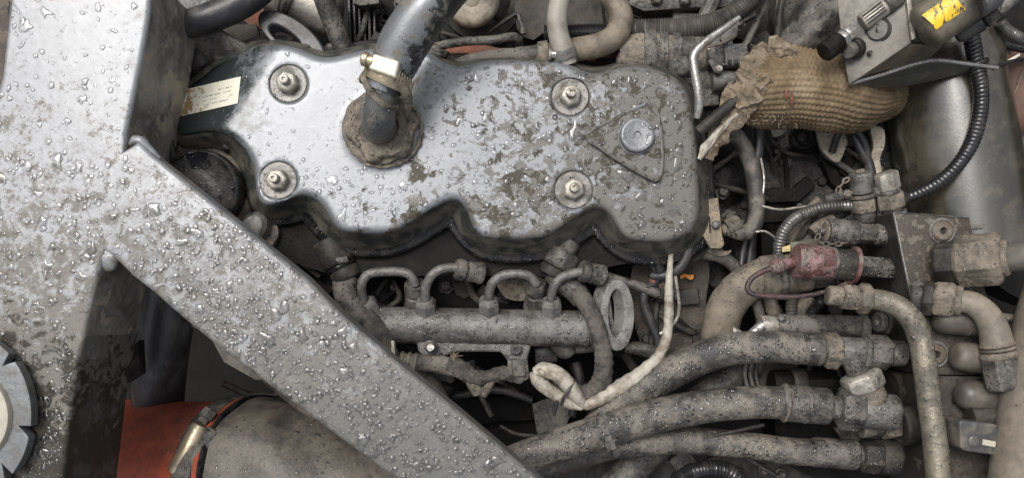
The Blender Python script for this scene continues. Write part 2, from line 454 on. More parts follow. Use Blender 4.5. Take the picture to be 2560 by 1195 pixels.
mat('black_hose', (.022, .022, .025), (.07, .064, .058), scale=1.2, thr=.56, soft=.12, ra=.33, rb=.6, bump=.2, var=.3)
mat('black_conduit', (.016, .016, .017), (.05, .047, .043), scale=1.6, thr=.60, soft=.1, ra=.2, rb=.45, bump=.1, spec=.7)
mat('dusty_conduit', (.075, .068, .06), (.028, .026, .025), scale=1.0, thr=.55, soft=.12, ra=.5, rb=.3, bump=.15)
mat('steel_conduit', (.16, .155, .145), (.06, .056, .05), scale=1.6, ra=.25, rb=.4, ma=.55, mb_=.3, bump=.1)
mat('rust', (.20, .075, .045), (.10, .055, .04), scale=2.0, thr=.52, soft=.12, ra=.85, rb=.8, bump=.7, bs=14, speck=.5, sp_s=14)
mat('block_rust', (.055, .044, .034), (.135, .118, .095), scale=5.5, thr=.56, soft=.03, ra=.42, rb=.6, spec=.35, bump=.35, bs=10, var=.25, rough1=.6)
mat('block_dark', (.030, .0275, .025), (.066, .059, .05), scale=1.7, thr=.55, soft=.12, ra=.5, rb=.65, spec=.25, bump=.6, bs=9, var=.35, speck=.8, sp_s=10)
mat('block_mid', (.046, .039, .032), (.082, .072, .059), scale=2.2, thr=.55, soft=.08, ra=.5, rb=.65, spec=.25, bump=.6, bs=9, var=.35, speck=.8, sp_s=10)
mat('block_tan', (.062, .054, .045), (.175, .148, .11), scale=1.1, thr=.56, soft=.02, ra=.6, rb=.75, spec=.25, bump=.3, var=.25, speck=.8, sp_s=9)
mat('valve_grey', (.165, .15, .125), (.05, .046, .042), scale=.9, thr=.52, soft=.13, ra=.45, rb=.38, ma=.1, mb_=.2, bump=.2, var=.25)
mat('tank_paint', (.040, .037, .028), (.072, .062, .045), scale=1.0, thr=.54, soft=.08, ra=.2, rb=.27, ma=.1, spec=.8, coat=1.0, bump=.12, bs=14, var=.22, stain=(.19, .16, .115), stain_thr=.72, stain_s=1.1)
mat('red_paint', (.36, .072, .035), (.13, .05, .036), scale=.9, thr=.56, soft=.2, ra=.45, rb=.6, spec=.4, bump=.4, var=.35)
mat('tan_rubber', (.122, .106, .086), (.048, .043, .037), scale=.9, thr=.51, soft=.14, ra=.5, rb=.36, spec=.55, bump=.4, bs=10, var=.3, speck=.9, sp_s=8)
mat('gold_zinc', (.46, .39, .27), (.20, .165, .11), scale=2.5, thr=.6, soft=.1, ra=.3, rb=.5, ma=.75, mb_=.2, bump=.2)
mat('white_zinc', (.75, .70, .58), (.45, .38, .25), scale=1.4, thr=.62, soft=.08, ra=.3, rb=.4, ma=.5, mb_=.3, bump=.08)
mat('clay', (.21, .178, .137), (.095, .082, .065), scale=2.2, thr=.51, soft=.1, ra=.72, rb=.4, bump=.9, bs=7, speck=1.0, sp_s=11, sc=(.03,.026,.02), var=.4)
mat('knit_wool', (.215, .161, .10), (.115, .084, .05), scale=.9, thr=.5, soft=.2, ra=.95, rb=.95, spec=.1, bump=.5, bs=22, var=.3, stain=(.27, .215, .145), stain_thr=.60, stain_s=1.0)
mat('torn_cloth', (.27, .22, .16), (.15, .12, .085), scale=1.8, thr=.54, soft=.12, ra=.95, rb=.95, spec=.1, bump=.9, bs=16, speck=.9, sp_s=15, sc=(.06, .048, .036))
mat('pink_cap', (.215, .132, .126), (.10, .042, .034), scale=2.6, thr=.53, soft=.08, ra=.38, rb=.35, bump=.6, bs=10, speck=1.2, sp_s=12, sc=(.05, .025, .022), stain=(.17,.145,.125), stain_thr=.57, stain_s=2.2)
mat('white_wrap', (.40, .37, .31), (.17, .14, .10), scale=2.4, thr=.55, soft=.12, ra=.5, rb=.6, bump=.8, bs=6, var=.3)
mat('tape', (.125, .112, .096), (.048, .044, .04), scale=2.0, thr=.51, soft=.1, ra=.8, rb=.55, spec=.3, bump=.9, bs=12, speck=.6, sp_s=12)
mat('yellow_label', (.72, .46, .02), (.07, .05, .02), scale=6.0, thr=.56, soft=.03, ra=.35, rb=.5, bump=.05, detail=4, stretch=(1.6, .6, 1))
mat('orange_bit', (.75, .24, .01), (.5, .2, .02), scale=4, ra=.4, rb=.4, bump=.2)
mat('cream_plastic', (.42, .385, .315), (.33, .29, .22), scale=1.6, thr=.6, soft=.15, ra=.4, rb=.5, bump=.1, var=.12)
mat('cap_grey', (.19, .195, .205), (.11, .11, .11), scale=3, thr=.6, ra=.32, rb=.5, ma=.3, bump=.2)
mat('ground', (.006, .006, .005), (.012, .011, .01), scale=.8, ra=.6, rb=.8, bump=.5, spec=.1)
mat('ink', (.16, .16, .15), (.3, .28, .25), scale=6, ra=.5, rb=.5, bump=0)
mat('sticker', (.68, .655, .55), (.62, .58, .46), scale=1.5, thr=.6, soft=.2, ra=.38, rb=.5, bump=.04, var=.06, stain=(.33, .22, .10), stain_thr=.66, stain_s=4.5, sgrad=((-.28, 0, 0), -1.62))
def water():
    m = bpy.data.materials.new('water'); m.use_nodes = True; t = m.node_tree; nd = t.nodes; ln = t.links
    nd.remove(nd['Principled BSDF']); out = nd['Material Output']
    tr = nd.new('ShaderNodeBsdfTransparent'); tr.inputs[0].default_value = (.93, .93, .93, 1)
    rf = nd.new('ShaderNodeBsdfRefraction'); rf.inputs['IOR'].default_value = 1.33; rf.inputs['Roughness'].default_value = 0.0
    gl = nd.new('ShaderNodeBsdfGlossy'); gl.inputs['Roughness'].default_value = .03
    fr = nd.new('ShaderNodeFresnel'); fr.inputs['IOR'].default_value = 1.36
    ad = nd.new('ShaderNodeMath'); ad.operation = 'ADD'; ad.inputs[1].default_value = .045; ln.new(fr.outputs[0], ad.inputs[0])
    a = nd.new('ShaderNodeMixShader'); a.inputs[0].default_value = .6; ln.new(tr.outputs[0], a.inputs[1]); ln.new(rf.outputs[0], a.inputs[2])
    b = nd.new('ShaderNodeMixShader'); ln.new(ad.outputs[0], b.inputs[0]); ln.new(a.outputs[0], b.inputs[1]); ln.new(gl.outputs[0], b.inputs[2])
    ln.new(b.outputs[0], out.inputs['Surface'])
    M['water'] = m
water()
# ================================================================== the ground far below
g = MB().prism([(-4000, -4000), (6600, -4000), (6600, 5600), (-4000, 5600)], -1500, -1560).build('ground', M['ground'], None)
g['kind'] = 'structure'

# ================================================================== valve cover
TOP = [(436,300),(442,262),(470,225),(520,185),(575,148),(620,122),(655,114),(715,114),(752,124),(785,140),(820,146),(860,138),(905,126),(950,123),(1010,124),(1060,128),(1085,138),(1105,156),(1130,166),(1165,166),(1195,156),(1225,151),(1300,152),(1380,154),(1425,162),(1455,178),(1485,187),(1515,182),(1545,170),(1590,168),(1640,175),(1685,192),(1712,220),(1728,265),(1738,330),(1743,420),(1748,500),(1744,550),(1725,580),(1690,598),
(1660,606),(1610,604),(1568,598),(1548,578),(1530,545),(1512,522),(1490,516),(1468,522),(1440,545),(1400,572),(1355,594),(1300,598),(1240,597),(1200,590),(1180,560),(1165,520),(1150,500),(1125,500),(1085,520),(1040,548),(990,578),(960,585),(900,583),(850,578),(832,555),(812,520),(795,500),(770,488),(740,490),(700,508),(668,518),(648,505),(640,465),(638,425),(622,385),(592,350),(555,332),(505,330),(450,340)]
def resample(poly, d):
    q = smooth_path(poly, 4.0, True); out = []; acc = 0; last = q[0]; out.append(q[0])
    for p in q[1:]:
        acc += math.dist(p, last); last = p
        if acc >= d: out.append(p); acc = 0
    if math.dist(out[-1], out[0]) < d * .6: out.pop()
    return out
def ss(t): t = max(0.0, min(1.0, t)); return t * t * (3 - 2 * t)
BOLTS = [(722, 210), (697, 452), (1425, 243), (1433, 475)]
def slope(x, y):
    d = (640 - x) * .85 + (235 - y) * .55
    return 108 * ss(d / 205)
def coverz(x, y):
    z = -slope(x, y)
    z += .7 * noise.noise(Vector((x / 120, y / 120, 3)))
    for bx, by in BOLTS:
        d = math.hypot(x - bx, y - by)
        if d < 60:
            if d < 51: z -= 9 * (1 - ss((d - 46) / 5))
    d = math.hypot(x - 950, y - 325)
    if d < 105: z += 7 * (1 - ss((d - 75) / 30))
    # ridge behind the breather hose
    d = abs((x - 1085) * .0 + (x - 1075)) 
    if d < 60 and y < 230: z += 10 * (1 - ss(d / 60)) * (1 - ss((y - 150) / 80))
    return z
ring = resample(TOP, 7.0)
def offs(poly, d, relax=1, dirw=False):
    n = len(poly); a = sum(poly[i][0] * poly[(i + 1) % n][1] - poly[(i + 1) % n][0] * poly[i][1] for i in range(n))
    sg = 1 if a > 0 else -1; out = []
    for i in range(n):
        tx = poly[(i + 1) % n][0] - poly[i - 1][0]; ty = poly[(i + 1) % n][1] - poly[i - 1][1]; L = math.hypot(tx, ty) or 1
        ny = -sg * tx / L; f = (.42 + .58 * ss((ny + .45) / .9)) if dirw else 1.0
        out.append((poly[i][0] + sg * ty / L * d * f, poly[i][1] + ny * d * f))
    for _ in range(relax):
        out = [((out[i - 1][0] + 2 * out[i][0] + out[(i + 1) % n][0]) / 4, (out[i - 1][1] + 2 * out[i][1] + out[(i + 1) % n][1]) / 4) for i in range(n)]
    return out
cover = thing('valve_cover', 'large grey painted engine valve cover with scalloped lower edge, wet with rain', 'engine cover', (1100, 400, -140))
inner = ring
for _ in range(3): inner = offs(inner, -4.5, 1)
extra = []
for bx, by in BOLTS:
    for r_ in (38, 45, 47.5, 50, 53):
        for j in range(44): extra.append((bx + r_ * math.cos(j * math.pi / 22), by + r_ * math.sin(j * math.pi / 22)))
top = MB().relief(inner, coverz, step=11, extra=extra)
# edge rounding and walls continue from the same outline
def czr(x, y, dz):
    t = slope(x, y) / 125.0
    return dz * (1 - t) + -125 * t if dz < -20 else coverz(x, y) + dz
cur = inner; rings = [[(x, y, coverz(x, y)) for x, y in inner]]
for d, dz in ((5, -2), (4, -5), (3.5, -11), (2, -19)):
    cur = offs(cur, d, 1); rings.append([(x, y, coverz(x, y) + dz) for x, y in cur])
topn = len(rings)
mbt = top
vs = []; fs = []; n = len(cur)
for rg_ in rings: vs += [P(p) for p in rg_]
for i in range(len(rings) - 1):
    for j in range(n): fs.append((i * n + j, (i + 1) * n + j, (i + 1) * n + (j + 1) % n, i * n + (j + 1) % n))
a0 = sum(ring[i][0] * ring[(i + 1) % n][1] - ring[(i + 1) % n][0] * ring[i][1] for i in range(n))
if a0 > 0: fs = [f[::-1] for f in fs]
fs = [f for f in fs]
mbt.add(vs, fs)
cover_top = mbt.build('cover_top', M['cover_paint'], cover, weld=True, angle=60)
# fix orientation so that every face of the shell looks outward
def outward(o):
    bm = bmesh.new(); bm.from_mesh(o.data)
    bmesh.ops.recalc_face_normals(bm, faces=bm.faces)
    up = sum(f.normal.z * f.calc_area() for f in bm.faces)
    if up < 0: bmesh.ops.reverse_faces(bm, faces=bm.faces)
    bm.to_mesh(o.data); bm.free()
outward(cover_top)
rings = [rings[-1]]
for d, dz in ((5, -30), (7, -45), (8, -62), (8, -78), (6, -90), (3, -96), (6, -100), (7, -101), (5, -103), (4, -108), (1, -120), (-2, -140)):
    cur = offs(cur, d, 2, True)
    rings.append([(x, y, czr(x, y, dz)) for x, y in cur])
def shell(rr, name, m):
    vs = []; fs = []
    for rg_ in rr: vs += [P(p) for p in rg_]
    for i in range(len(rr) - 1):
        for j in range(n): fs.append((i * n + j, (i + 1) * n + j, (i + 1) * n + (j + 1) % n, i * n + (j + 1) % n))
    o = MB().add(vs, fs).build(name, m, cover, weld=True, angle=50); outward(o); return o
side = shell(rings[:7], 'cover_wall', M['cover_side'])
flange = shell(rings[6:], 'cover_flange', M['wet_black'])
# bolts
boltparts = []
for i, (bx, by) in enumerate(BOLTS):
    z = coverz(bx, by)
    wsh = MB().lathe((bx, by, z - 2), (bx, by, z + 4), [(0, 46), (.8, 46), (1, 45), (1, 24), (.7, 20)], 44).build('washer', mat('washer%d' % i, (.20, .19, .175), (.11, .10, .08), scale=2.2, thr=.55, soft=.06, ra=.38, rb=.5, ma=.3, bump=.3, speck=1, sp_s=13), cover, lump=.8, lf=20)
    nut = MB().lathe(lift((bx, by, z), z + 2), lift((bx, by, z), z + 28), [(0, 28), (.82, 28), (1, 23)], 6, rot=.3 * i).build('hex_nut', M['pale_metal'], cover, bevel=1.5, seg=1, angle=25)
    st = MB().lathe(lift((bx, by, z), z + 25), lift((bx, by, z), z + 50), [(0, 12), (.15, 12.5), (.3, 11.5), (.45, 12.5), (.6, 11.5), (.8, 12.5), (.97, 11), (1, 8), (1, 5), (.8, 4)], 18).build('stud', M['pale_metal'], nut)
    boltparts += [wsh, nut]
# raised triangular pad and its round cap
tri = resample([(1468,338),(1490,322),(1550,290),(1600,266),(1628,260),(1642,272),(1652,330),(1656,400),(1650,440),(1638,450),(1600,432),(1540,396),(1490,362),(1472,350)], 9)
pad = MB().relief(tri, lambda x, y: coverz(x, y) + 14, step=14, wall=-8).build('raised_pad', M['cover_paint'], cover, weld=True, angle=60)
outward(pad)
padr = MB()
padr.tube([(a, b, coverz(a, b) + 12.5) for a, b in tri + tri[:1]], 4.6, n=8, step=8)
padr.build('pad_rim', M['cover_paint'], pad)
pc = MB().lathe((1590, 342, 8), (1590, 342, 36), [(0, 54), (.05, 54), (.09, 48), (.2, 47), (.3, 43), (.9, 42), (.97, 40), (1, 36), (.93, 30), (.93, 9), (.75, 7)], 44).build('round_plug', M['cap_grey'], pad, lump=.6, lf=16)
# small hole and flank screws
MB().lathe((1387, 293, -2), (1387, 293, 2.5), [(0, 7), (1, 7), (1, 4), (.2, 3)], 14).build('vent_hole', M['wet_black'], cover)
# white name sticker on the sloping end
sq = [(452, 226), (602, 191), (594, 258), (442, 293)]
def onslope(p, h=2.2): return (p[0], p[1], coverz(p[0], p[1]) + h)
ms = MB(); vs = []; fs = []
NU, NV = 16, 8
for i in range(NU + 1):
    for j in range(NV + 1):
        u, v = i / NU, j / NV
        a = [sq[0][k] * (1 - u) * (1 - v) + sq[1][k] * u * (1 - v) + sq[2][k] * u * v + sq[3][k] * (1 - u) * v for k in (0, 1)]
        a[0] = max(a[0], 449)
        vs.append(P(onslope(a)))
for i in range(NU):
    for j in range(NV):
        q = i * (NV + 1) + j; fs.append((q, q + NV + 1, q + NV + 2, q + 1))
stk = ms.add(vs, fs).build('sticker', M['sticker'], cover, weld=True)
outward(stk)
# faded lines of print, too worn to read
mp_ = MB(); rr = random.Random(4)
for row in range(4):
    u = .36 + .02 * row
    while u < .86:
        L = rr.uniform(.012, .06)
        v = .28 + row * .155
        pts = []
        for uu, vv in ((u, v), (u + L, v), (u + L, v + .05), (u, v + .05)):
            a = [sq[0][k] * (1 - uu) * (1 - vv) + sq[1][k] * uu * (1 - vv) + sq[2][k] * uu * vv + sq[3][k] * (1 - uu) * vv for k in (0, 1)]
            pts.append(P(onslope(a, 2.9)))
        if rr.random() < .8: mp_.add(pts, [(3, 2, 1, 0)])
        u += L + rr.uniform(.008, .02)
if mp_.v:
    pr_ = mp_.build('faded_print', mat('print_grey', (.30, .29, .26), (.5, .48, .42), scale=8, ra=.45, rb=.5, bump=0), stk, weld=True); outward(pr_)

# oil filler: recess floor, boss and black cap (partly under the brace)
floor = MB().relief(resample([(448,344),(505,334),(555,336),(590,354),(618,388),(634,430),(636,470),(642,520),(690,560),(690,600),(640,640),(560,600),(440,480),(425,400)], 12), lambda x, y: -92 - 14 * ss((math.hypot(x - 525, y - 480) - 90) / 40) + 3 * noise.noise(Vector((x / 20, y / 20, 1))), step=16, wall=-150).build('filler_seat', mat('seat_dirt', (.16, .118, .07), (.05, .046, .04), scale=2.2, thr=.5, soft=.1, ra=.6, rb=.35, bump=.6, speck=1, sp_s=12, grad=((0, .02, 0), .03)), cover, weld=True)
outward(floor)
MB().lathe((652, 575, -150), (652, 575, -72), [(0, 52), (.7, 46), (.9, 42), (1, 30)], 26, ell=.8).build('lug', M['cover_side'], cover, lump=2, lf=50)
MB().lathe((573, 366, -95), (573, 366, -70), [(0, 20), (.5, 18), (.9, 13), (1, 7)], 14).build('oil_bead', M['wet_black'], cover)
cap = thing('oil_filler_cap', 'round black oil filler cap half under the steel brace', 'cap', (520, 480, -90))
cb = MB().lathe((520, 482, -95), (520, 482, -28), [(0, 98), (.5, 101), (.88, 101), (.97, 98), (1, 92), (.94, 88), (.93, 40), (.93, 5)], 56).build('cap_body', M['wet_black'], cap, angle=50)
drops([cb], 90, 2, 6, cap, 11, nz=.6)

# breather elbow, mud, hose and clamp
br = thing('breather_elbow', 'muddy crankcase breather elbow standing on the valve cover', 'pipe elbow', (950, 325, 10))
def flower(L, a): return 1 + .10 * math.cos(6 * a + .6)
mbk = MB(); vs = []; fs = []; nn_ = 72
prof = [(0, 84), (8, 86), (20, 84), (27, 80), (31, 70), (28, 52)]
for h, r_ in prof:
    for j in range(nn_):
        a = 2 * math.pi * j / nn_
        q = r_ * (1 + (.11 * math.cos(6 * a + 1.2) if r_ > 60 else 0))
        vs.append(P((955 + q * math.cos(a), 318 + q * math.sin(a), 10 + h)))
for i in range(len(prof) - 1):
    for j in range(nn_): fs.append((i * nn_ + j, i * nn_ + (j + 1) % nn_, (i + 1) * nn_ + (j + 1) % nn_, (i + 1) * nn_ + j))
fs.append(tuple((len(prof) - 1) * nn_ + j for j in range(nn_)))
collar = mbk.add(vs, fs).build('lobed_nut', M['clay'], br, lump=6, lf=15, angle=45)
MB().ring((950, 322, 2), (950, 322, 22), 92, 70, 48).build('seal_ring', M['clay'], br, lump=4, lf=26)
MB().ring((952, 312, 36), (950, 316, 52), 66, 46, 48).build('inner_ring', M['clay'], br, lump=6, lf=13)
MB().tube([(955 + 74 * math.cos(a / 24 * math.pi), 322 + 66 * math.sin(a / 24 * math.pi), 36 + 5 * math.sin(a)) for a in range(0, 44)], [4, 7] * 22, n=8, step=5, lump=.35, lf=10).build('mud_ridge', M['mud'], br)
MB().tube([(958 + 96 * math.cos(a / 24 * math.pi), 325 + 92 * math.sin(a / 24 * math.pi), 10) for a in range(-8, 30)], [3, 6] * 19, n=8, step=5, lump=.4, lf=12).build('mud_ridge', M['mud'], br)
elb = MB().tube([(950, 318, 25), (947, 312, 70), (946, 292, 108), (950, 258, 132), (960, 215, 146), (975, 180, 152)], [44, 44, 43, 41, 39, 38], n=28, step=6).build('elbow_pipe', mat('elbow_grey', (.115, .118, .115), (.17, .15, .12), scale=2.5, thr=.6, soft=.1, ra=.28, rb=.5, ma=.3, bump=.2, speck=.8, sp_s=14), br)
bh = thing('breather_hose', 'thick glossy black breather hose rising from the clamp to the top edge', 'hose', (985, 180, 150))
hs_ = MB().tube([(960, 226, 140), (968, 200, 146), (985, 160, 156), (1012, 105, 172), (1050, 45, 190), (1100, -15, 205), (1150, -70, 215)], [50, 51, 57, 62, 62, 60, 58], n=40, step=7, lump=.03, lf=60).build('hose', mat('hose_film_shaded', (.215, .222, .232), (.02, .02, .02), scale=2.2, thr=.54, soft=.03, ra=.28, rb=.26, ma=.45, mb_=0, spec=.6, bump=.15, bs=10, var=.15, grad=((.40, -.26, 0), -.08), rough1=.74, stain=(.16, .145, .12), stain_thr=.58, stain_s=3.0, srough=.6, smetal=0, sspec=.3), bh)  # light painted in: film pale on the upper-left side, dark on the lower-right
MB().ring((958, 222, 138), (948, 232, 132), 60, 40, 44).build('hose_lip', M['clay'], bh, lump=3, lf=20)
tpx = MB().tube([(905, 205, 140), (915, 190, 158), (965, 195, 188), (1005, 215, 176), (1020, 250, 135), (1018, 285, 75)], [7, 13, 14, 14, 12, 8], n=10, step=6, lump=.3, lf=14).build('lip_flange', M['clay'], bh)
clm = thing('hose_clamp', 'bright zinc worm drive clamp round the breather hose', 'hose clamp', (960, 180, 170))
bm_ = MB()
A_, B_ = (964, 212, 144), (978, 178, 151)
bm_.ring(A_, B_, 63, 59, 48); bm_.build('band', M['gold_zinc'], clm, lump=.6, lf=12)
MB().plate([(932, 132, 225), (1000, 152, 225), (990, 196, 222), (920, 172, 222)], 26).build('screw_housing', M['white_zinc'], clm, bevel=7, seg=3, angle=50)
MB().lathe((935, 155, 212), (905, 146, 210), [(0, 17), (.25, 18), (.3, 14), (.5, 14), (.52, 18), (.9, 18), (1, 14)], 20).build('screw_head', M['gold_zinc'], clm)
mz = MB()
for k in range(7):
    a = (1000 + 6 * k, 176 + 5.2 * k, 205 - 9 * k)
    mz.plate([(a[0], a[1], a[2] + 2), (a[0] + 3.2, a[1] + 2.2, a[2]), (a[0] - 6, a[1] + 30, a[2] - 2), (a[0] - 9.2, a[1] + 28, a[2])], 3)
mz.build('band_thread', M['gold_zinc'], clm)
MB().plate([(915, 165, 190), (922, 185, 190), (905, 200, 165), (902, 190, 165)], 3).build('band_tail', M['gold_zinc'], clm)
drops([cover_top], 110, 6, 13, cover, 27, nz=.95, big=.4, flat=.16, ok=lambda x, y, z: x > 1120 or y > 420)
drops([cover_top, pad, pc], 2600, 1.8, 8, cover, 21, nz=.85, big=.035, flat=.30, ok=lambda x, y, z: random.random() < (.25 + .75 * ss((x - 800) / 600)) or y > 420)
drops([side], 300, 1.8, 5, side, 22, nz=.2, ok=lambda x, y, z: y > 420)
drops([flange], 700, 1.8, 6.5, flange, 28, nz=.4, ok=lambda x, y, z: y > 420)
drops(boltparts, 120, 1.5, 3.6, boltparts[0], 23)
drops([hs_, elb], 420, 1.5, 5, bh, 24, nz=.4, ok=lambda x, y, z: y > 60)
# ================================================================== steel frame
fr = thing('steel_frame', 'heavy grey painted steel frame beam with welded diagonal brace, covered in rain drops', 'frame', (200, 600, -80))
bm_a = MB().prism([(30,-60),(378,-60),(374,30),(351,165),(316,331),(288,500),(253,660),(221,796),(186,956),(150,1260),(-260,1260),(-260,560),(-60,420),(2,190)], 170, -90)
bm_b = MB().prism([(345,352),(378,384),(480,462),(600,560),(760,690),(860,790),(1000,910),(1150,1030),(1345,1195),(1430,1265),(1075,1265),(985,1196),(840,1090),(700,985),(560,880),(450,790),(380,728),(330,690),(280,640),(215,600),(200,520),(240,420)], 170, 104)
def raw(mb, name):
    me = bpy.data.meshes.new(name); me.from_pydata([tuple(v * 100) for v in mb.v], [], mb.f)
    b = bmesh.new(); b.from_mesh(me); bmesh.ops.recalc_face_normals(b, faces=b.faces); b.to_mesh(me); b.free()
    o = bpy.data.objects.new(name, me); COL.objects.link(o); return o
ra_, rb2_ = raw(bm_a, 'tmp_a'), raw(bm_b, 'tmp_b')
md = ra_.modifiers.new('union', 'BOOLEAN'); md.operation = 'UNION'; md.solver = 'EXACT'; md.object = rb2_
dg = bpy.context.evaluated_depsgraph_get(); dg.update()
um = bpy.data.meshes.new_from_object(ra_.evaluated_get(dg))
bpy.data.objects.remove(ra_); bpy.data.objects.remove(rb2_)
ub = bmesh.new(); ub.from_mesh(um)
for v in ub.verts: v.co = v.co / 100
bmesh.ops.dissolve_limit(ub, angle_limit=R(2), verts=ub.verts, edges=ub.edges)
es = [e for e in ub.edges if len(e.link_faces) == 2 and e.calc_face_angle(0) > R(40) and max(v.co.z for v in e.verts) > 150 * U and min(v.co.z for v in e.verts) > 150 * U]
bmesh.ops.bevel(ub, geom=es, offset=15 * U, segments=5, affect='EDGES', profile=.55, clamp_overlap=True)
ca_, cb_ = P((470, 455, 170)), P((318, 682, 170))
dv = (cb_ - ca_).normalized(); pn = Vector((-dv.y, dv.x, 0))
if pn.x < 0: pn = -pn
def piece(name, outer):
    b = ub.copy()
    bmesh.ops.bisect_plane(b, geom=b.verts[:] + b.edges[:] + b.faces[:], dist=1e-7, plane_co=ca_, plane_no=pn, clear_outer=not outer, clear_inner=outer)
    bmesh.ops.triangulate(b, faces=[f for f in b.faces if len(f.verts) > 4])
    base = BASE[fr.name]
    for v in b.verts: v.co -= base
    for f in b.faces: f.smooth = True
    me = bpy.data.meshes.new(name); b.to_mesh(me); b.free()
    me.set_sharp_from_angle(angle=R(50)); me.materials.append(M['frame_steel']); me.materials.append(M['frame_side'])
    for f in me.polygons:
        if f.normal.z < .3 and not outer: f.material_index = 1
    o = bpy.data.objects.new(name, me); COL.objects.link(o); o.parent = fr; BASE[name] = base
    return o
beam = piece('main_beam', False); brace = piece('diagonal_brace', True)
ub.free()
MB().ball((268, 640, 150), 36, 24, 14, (1.0, 1.0, .5), .3).build('weld_bead', M['frame_steel'], fr)
MB().tube([(326, 360, 150), (338, 350, 158), (352, 352, 160), (372, 370, 156), (400, 396, 148)], [6, 11, 12, 10, 5], n=14, step=6, lump=.2, lf=14).build('weld_bead', M['frame_steel'], fr)
drops([beam], 2100, 2.4, 10, beam, 31, nz=.9, big=.16, flat=.20, ok=lambda x, y, z: y > 380 or random.random() < .35)
drops([brace], 4200, 1.8, 9, brace, 32, nz=.9, big=.05, flat=.26)

# toothed cap at the lower left
hub = thing('notched_cap', 'notched grey cap with cream centre at the left edge of the frame', 'cap', (-90, 1050, 170))
pts = []
cx, cy = -88, 1040
N = 240
for j in range(N):
    a = 2 * math.pi * j / N; dg = (math.degrees(a) + 7) % 38
    r_ = 166
    if dg < 7: r_ = 166 - 34 * (1 - dg / 7)
    pts.append((cx + r_ * math.cos(a - .40), cy + r_ * 1.25 * math.sin(a - .40)))
rimo = MB().prism(pts, 208, 180).build('rim', mat('rim_grey', (.15, .16, .165), (.10, .097, .09), scale=2, thr=.54, soft=.1, ra=.38, rb=.5, ma=.2, spec=.6, bump=.3), hub, bevel=6, seg=3, angle=40)
MB().lathe((cx, cy, 200), (cx, cy, 222), [(0, 126), (.5, 126), (.9, 122), (1, 114)], 64).build('centre_disc', M['cream_plastic'], hub)
MB().prism([(cx + 150 * math.cos(a / 24 * math.pi), cy + 205 * math.sin(a / 24 * math.pi)) for a in range(48)], 184, 160).build('base_ring', M['dark_metal'], hub, bevel=4)

# things behind the frame, left side
wl = MB().plate([(-60, -60, -300), (60, -60, -300), (60, 260, -300), (-60, 260, -300)], 30).build('floor_plate', mat('brown_plate', (.10, .075, .055), (.06, .048, .04), scale=2, ra=.6, rb=.7, bump=.5), None)
tag(wl, 'brown dirty plate seen in the far upper left corner', 'plate')
pp = MB().tube([(448, 640, -420), (432, 740, -430), (410, 860, -450), (398, 960, -500), (392, 1060, -560)], 62, n=36, step=14).build('black_pipe', mat('pipe_black', (.05, .05, .052), (.13, .127, .12), scale=1.5, thr=.56, soft=.1, ra=.3, rb=.5, bump=.25, stretch=(1, .4, 1), var=.3), None)
tag(pp, 'wide black pipe standing upright beside the frame beam', 'pipe')
bx = MB().plate([(318, 880, -300), (346, 850, -300), (350, 935, -300), (310, 960, -300)], 40).build('small_bracket', M['dark_metal'], None, bevel=3)
tag(bx, 'small olive bracket between the beam and the black pipe', 'bracket')
sh = MB().relief([(500, 812), (530, 850), (560, 905), (640, 950), (800, 930), (700, 820), (600, 760)], lambda x, y: -150 + 14 * noise.noise(Vector((x / 50, y / 50, 2))) , step=18, wall=-200).build('rubber_flap', M['tan_rubber'], None, weld=True); outward(sh)
tag(sh, 'dusty rubber flap hanging below the brace', 'flap')

# red turbo duct with clamp and tan intake hose
duct = thing('intake_duct', 'red pipe end clamped into a dusty tan intake hose at the bottom left', 'duct', (350, 1180, -420))
MB().tube([(235, 1200, -640), (385, 1196, -520), (485, 1192, -445), (615, 1190, -350)], [205, 192, 188, 188], n=64, step=16).build('red_pipe', M['red_paint'], duct)
th = MB().tube([(657, 1189, -322), (695, 1192, -298), (745, 1206, -272), (815, 1232, -252), (945, 1266, -240), (1135, 1310, -240)], [194, 190, 176, 165, 165, 170], n=64, step=12, lump=.07, lf=120).build('rubber_hose', M['tan_rubber'], duct)
MB().ring((585, 1191, -372), (631, 1190, -340), 200, 180, 72).build('clamp_band', M['dusty_metal'], duct, angle=50)
MB().ring((634, 1190, -338), (649, 1189.5, -328), 199, 180, 72).build('red_band', M['red_paint'], duct, angle=50)
MB().ring((651, 1189.3, -326.5), (659, 1189, -321), 202, 180, 72).build('seal_lip', M['wet_black'], duct, angle=50)
MB().lathe((441, 1182, -186), (505, 1062, -196), [(0, 22), (.05, 25), (.93, 25), (1, 20)], 22).build('clamp_barrel', M['gold_zinc'], duct, lump=1.5, lf=20)
MB().lathe((473, 1192, -172), (543, 1074, -182), [(0, 24), (.05, 27), (.93, 27), (1, 20)], 22).build('clamp_barrel', M['dusty_metal'], duct, lump=1.5, lf=20)
MB().lathe((505, 1056, -200), (529, 1026, -214), [(0, 13), (.3, 13), (.35, 20), (1, 18)], 6).build('clamp_nut', M['dusty_metal'], duct)
drops([th], 800, 2, 7, th, 33, nz=.5)
